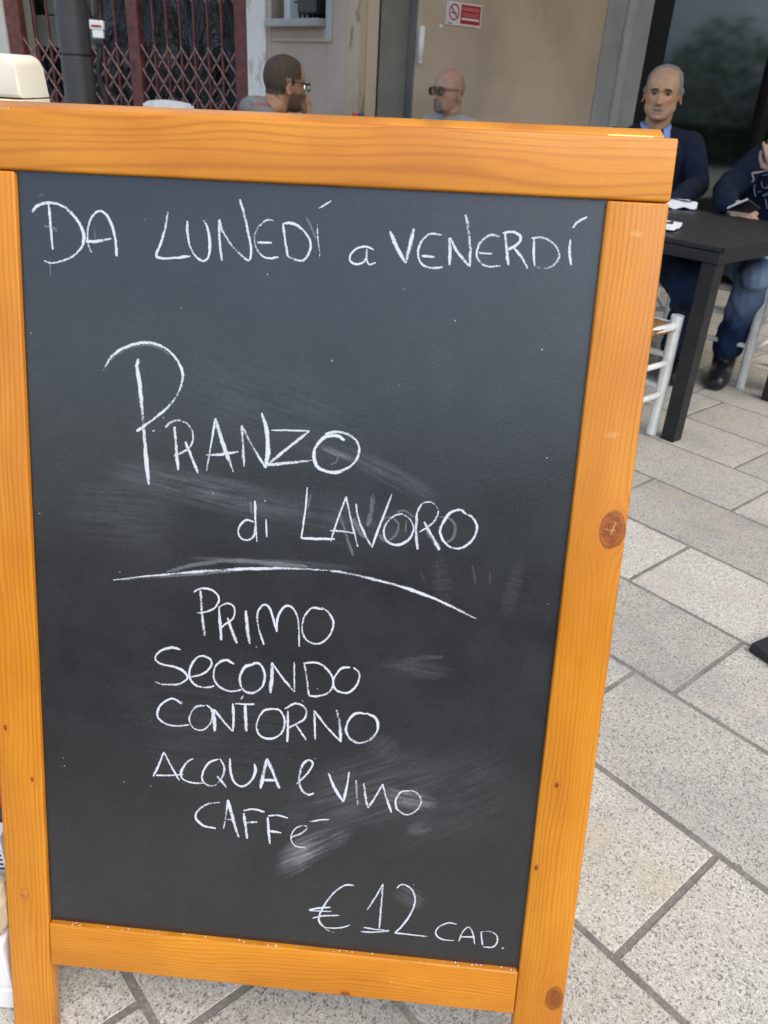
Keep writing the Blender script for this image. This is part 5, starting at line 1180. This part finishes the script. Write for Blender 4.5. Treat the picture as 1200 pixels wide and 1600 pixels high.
# chairs under the people and one by the gate
def seat_for(P, label, back=.02, drz=0.0):
    p = P.W @ Vector((0, back, 0)); return put_chair(p.x, p.y, P.rz + drz, label)
seat_for(P3, 'white chair under the older man in the navy sweater'); 
put_chair(1.559, 3.80, R(-40), 'white chair under the person holding the phone')
seat_for(P1, 'white chair under the man in the grey printed t-shirt'); seat_for(P2, 'white chair under the bald man in sunglasses')
q = at(300, 170, 6.1); gch = put_chair(q.x, q.y - .30, R(180), 'white chair standing empty in front of the red gate beside the dark column')
gch.scale = (.74, 1, (q.z + .055) / .94)
# red and blue bottles on the hidden table
def bottle(px, label, m, capm):
    q = at(px, 180, 4.42); zt = at(px, 176.5, 4.42).z; z0 = .762
    o = empty('bottle', (q.x, q.y, z0), 0, label, 'bottle', 'bottles on the table'); h = zt - z0
    bm = bmesh.new(); tube(bm, [(0, 0, 0), (0, 0, .006), (0, 0, h * .55), (0, 0, h * .74), (0, 0, h - .045)], [.027, .03, .03, .016, .0145], 18); done('bottle_body', bm, m, o, True)
    bm = bmesh.new(); tube(bm, [(0, 0, h - .0445), (0, 0, h - .002), (0, 0, h)], [.0165, .0165, .014], 18); done('cap', bm, capm, o)
    bm = bmesh.new(); tube(bm, [(0, 0, h - .0255), (0, 0, h - .021)], .0172, 18); done('cap_ring', bm, M['sign_pink'] if m is M['red'] else M['ink'], o)
bottle(555.5, 'bottle with a red cap showing just above the chalkboard edge', M['red'], M['red'])
bottle(564.5, 'bottle with a dark blue cap beside the red capped bottle', M['blue'], M['blue'])

# ------------------------------------------------------------------ canvas cover added to shade the tables, and the houses round the square (outside the frame)
aw = wthing('shade_awning', SW, 'unseen ecru canvas cover added on the house wall to shade the cafe tables', 'shade_awning')
bm = bmesh.new(); G_ = [[bm.verts.new((-2.2 + 9.7 * i / 40, -.01 - 4.3 * j / 12, 3.85 - .6 * j / 12 + .02 * math.sin(i * 1.57) * (j > 0))) for i in range(41)] for j in range(13)]
for j in range(12):
    for i in range(40): bm.faces.new((G_[j][i], G_[j][i + 1], G_[j + 1][i + 1], G_[j + 1][i]))
done('canvas', bm, M['shade_awning'], aw)
wbox('front_bar', aw, (-2.2, -4.37, 3.18), (7.5, -4.315, 3.27), M['white_paint'], .01)
def house(name, x0_, x1_, y0_, y1_, h, m, label, face):
    o = empty(name, ((x0_ + x1_) / 2, (y0_ + y1_) / 2, 0), 0, label, 'house'); bm = bmesh.new(); box(bm, (x0_, y0_, 0), (x1_, y1_, h)); w0 = done('wall', bm, m, o)
    w0.matrix_parent_inverse = Matrix.Translation(-o.location)
    n_ = 4
    for i in range(n_):
        for j in range(2):
            bm = bmesh.new()
            if face == 'y':
                c = x0_ + (x1_ - x0_) * (i + .5) / n_; box(bm, (c - .5, y1_ + .002, 1 + j * 2.9), (c + .5, y1_ + .06, 2.6 + j * 2.9))
            else:
                c = y0_ + (y1_ - y0_) * (i + .5) / n_; box(bm, (x0_ - .06, c - .5, 1 + j * 2.9), (x0_ - .002, c + .5, 2.6 + j * 2.9))
            s_ = done('shutter', bm, M['pale_wall'], o); s_.matrix_parent_inverse = Matrix.Translation(-o.location)
    return o
house('town_house', -16, 16, -46, -40, 6.0, M['pink_wall'], 'low plastered house closing the square behind the viewer', 'y')
hr_ = house('town_house', 13, 18, -8, 14, 7.5, M['pale_wall'], 'pale plastered house on the right side of the square', 'x')
hg = empty('hedge', (12.0, 4, 0), 0, 'leafy green hedge along the pale house on the right side of the square', 'hedge')
bm = bmesh.new(); rh = random.Random(9)
for k in range(14000):
    y_ = rh.uniform(-11, 11); hmax = 1.9 + 1.3 * mnoise.noise(Vector((y_ * .55, 0, 0))) + .5 * mnoise.noise(Vector((y_ * 2.3, 5, 0)))
    p = Vector((rh.uniform(-.5, .5), y_, hmax * rh.random() ** .7)); d = Vector((rh.gauss(0, 1), rh.gauss(0, 1), rh.gauss(.3, .8))).normalized(); n_ = d.orthogonal().normalized()
    L_ = rh.uniform(.10, .20); bm.faces.new([bm.verts.new(v) for v in (p, p + d * L_ * .5 + n_ * L_ * .28, p + d * L_, p + d * L_ * .5 - n_ * L_ * .28)])
ho = done('foliage', bm, plain('hedge_leaf', (.075, .095, .045), .5, .4, 3), hg); ho['kind'] = 'stuff'
bm = bmesh.new(); box(bm, (-.1, -11, .001), (.2, 11, .7)); done('branch_core', bm, plain('hedge_core', (.012, .016, .008), .9, .3, 5), hg)
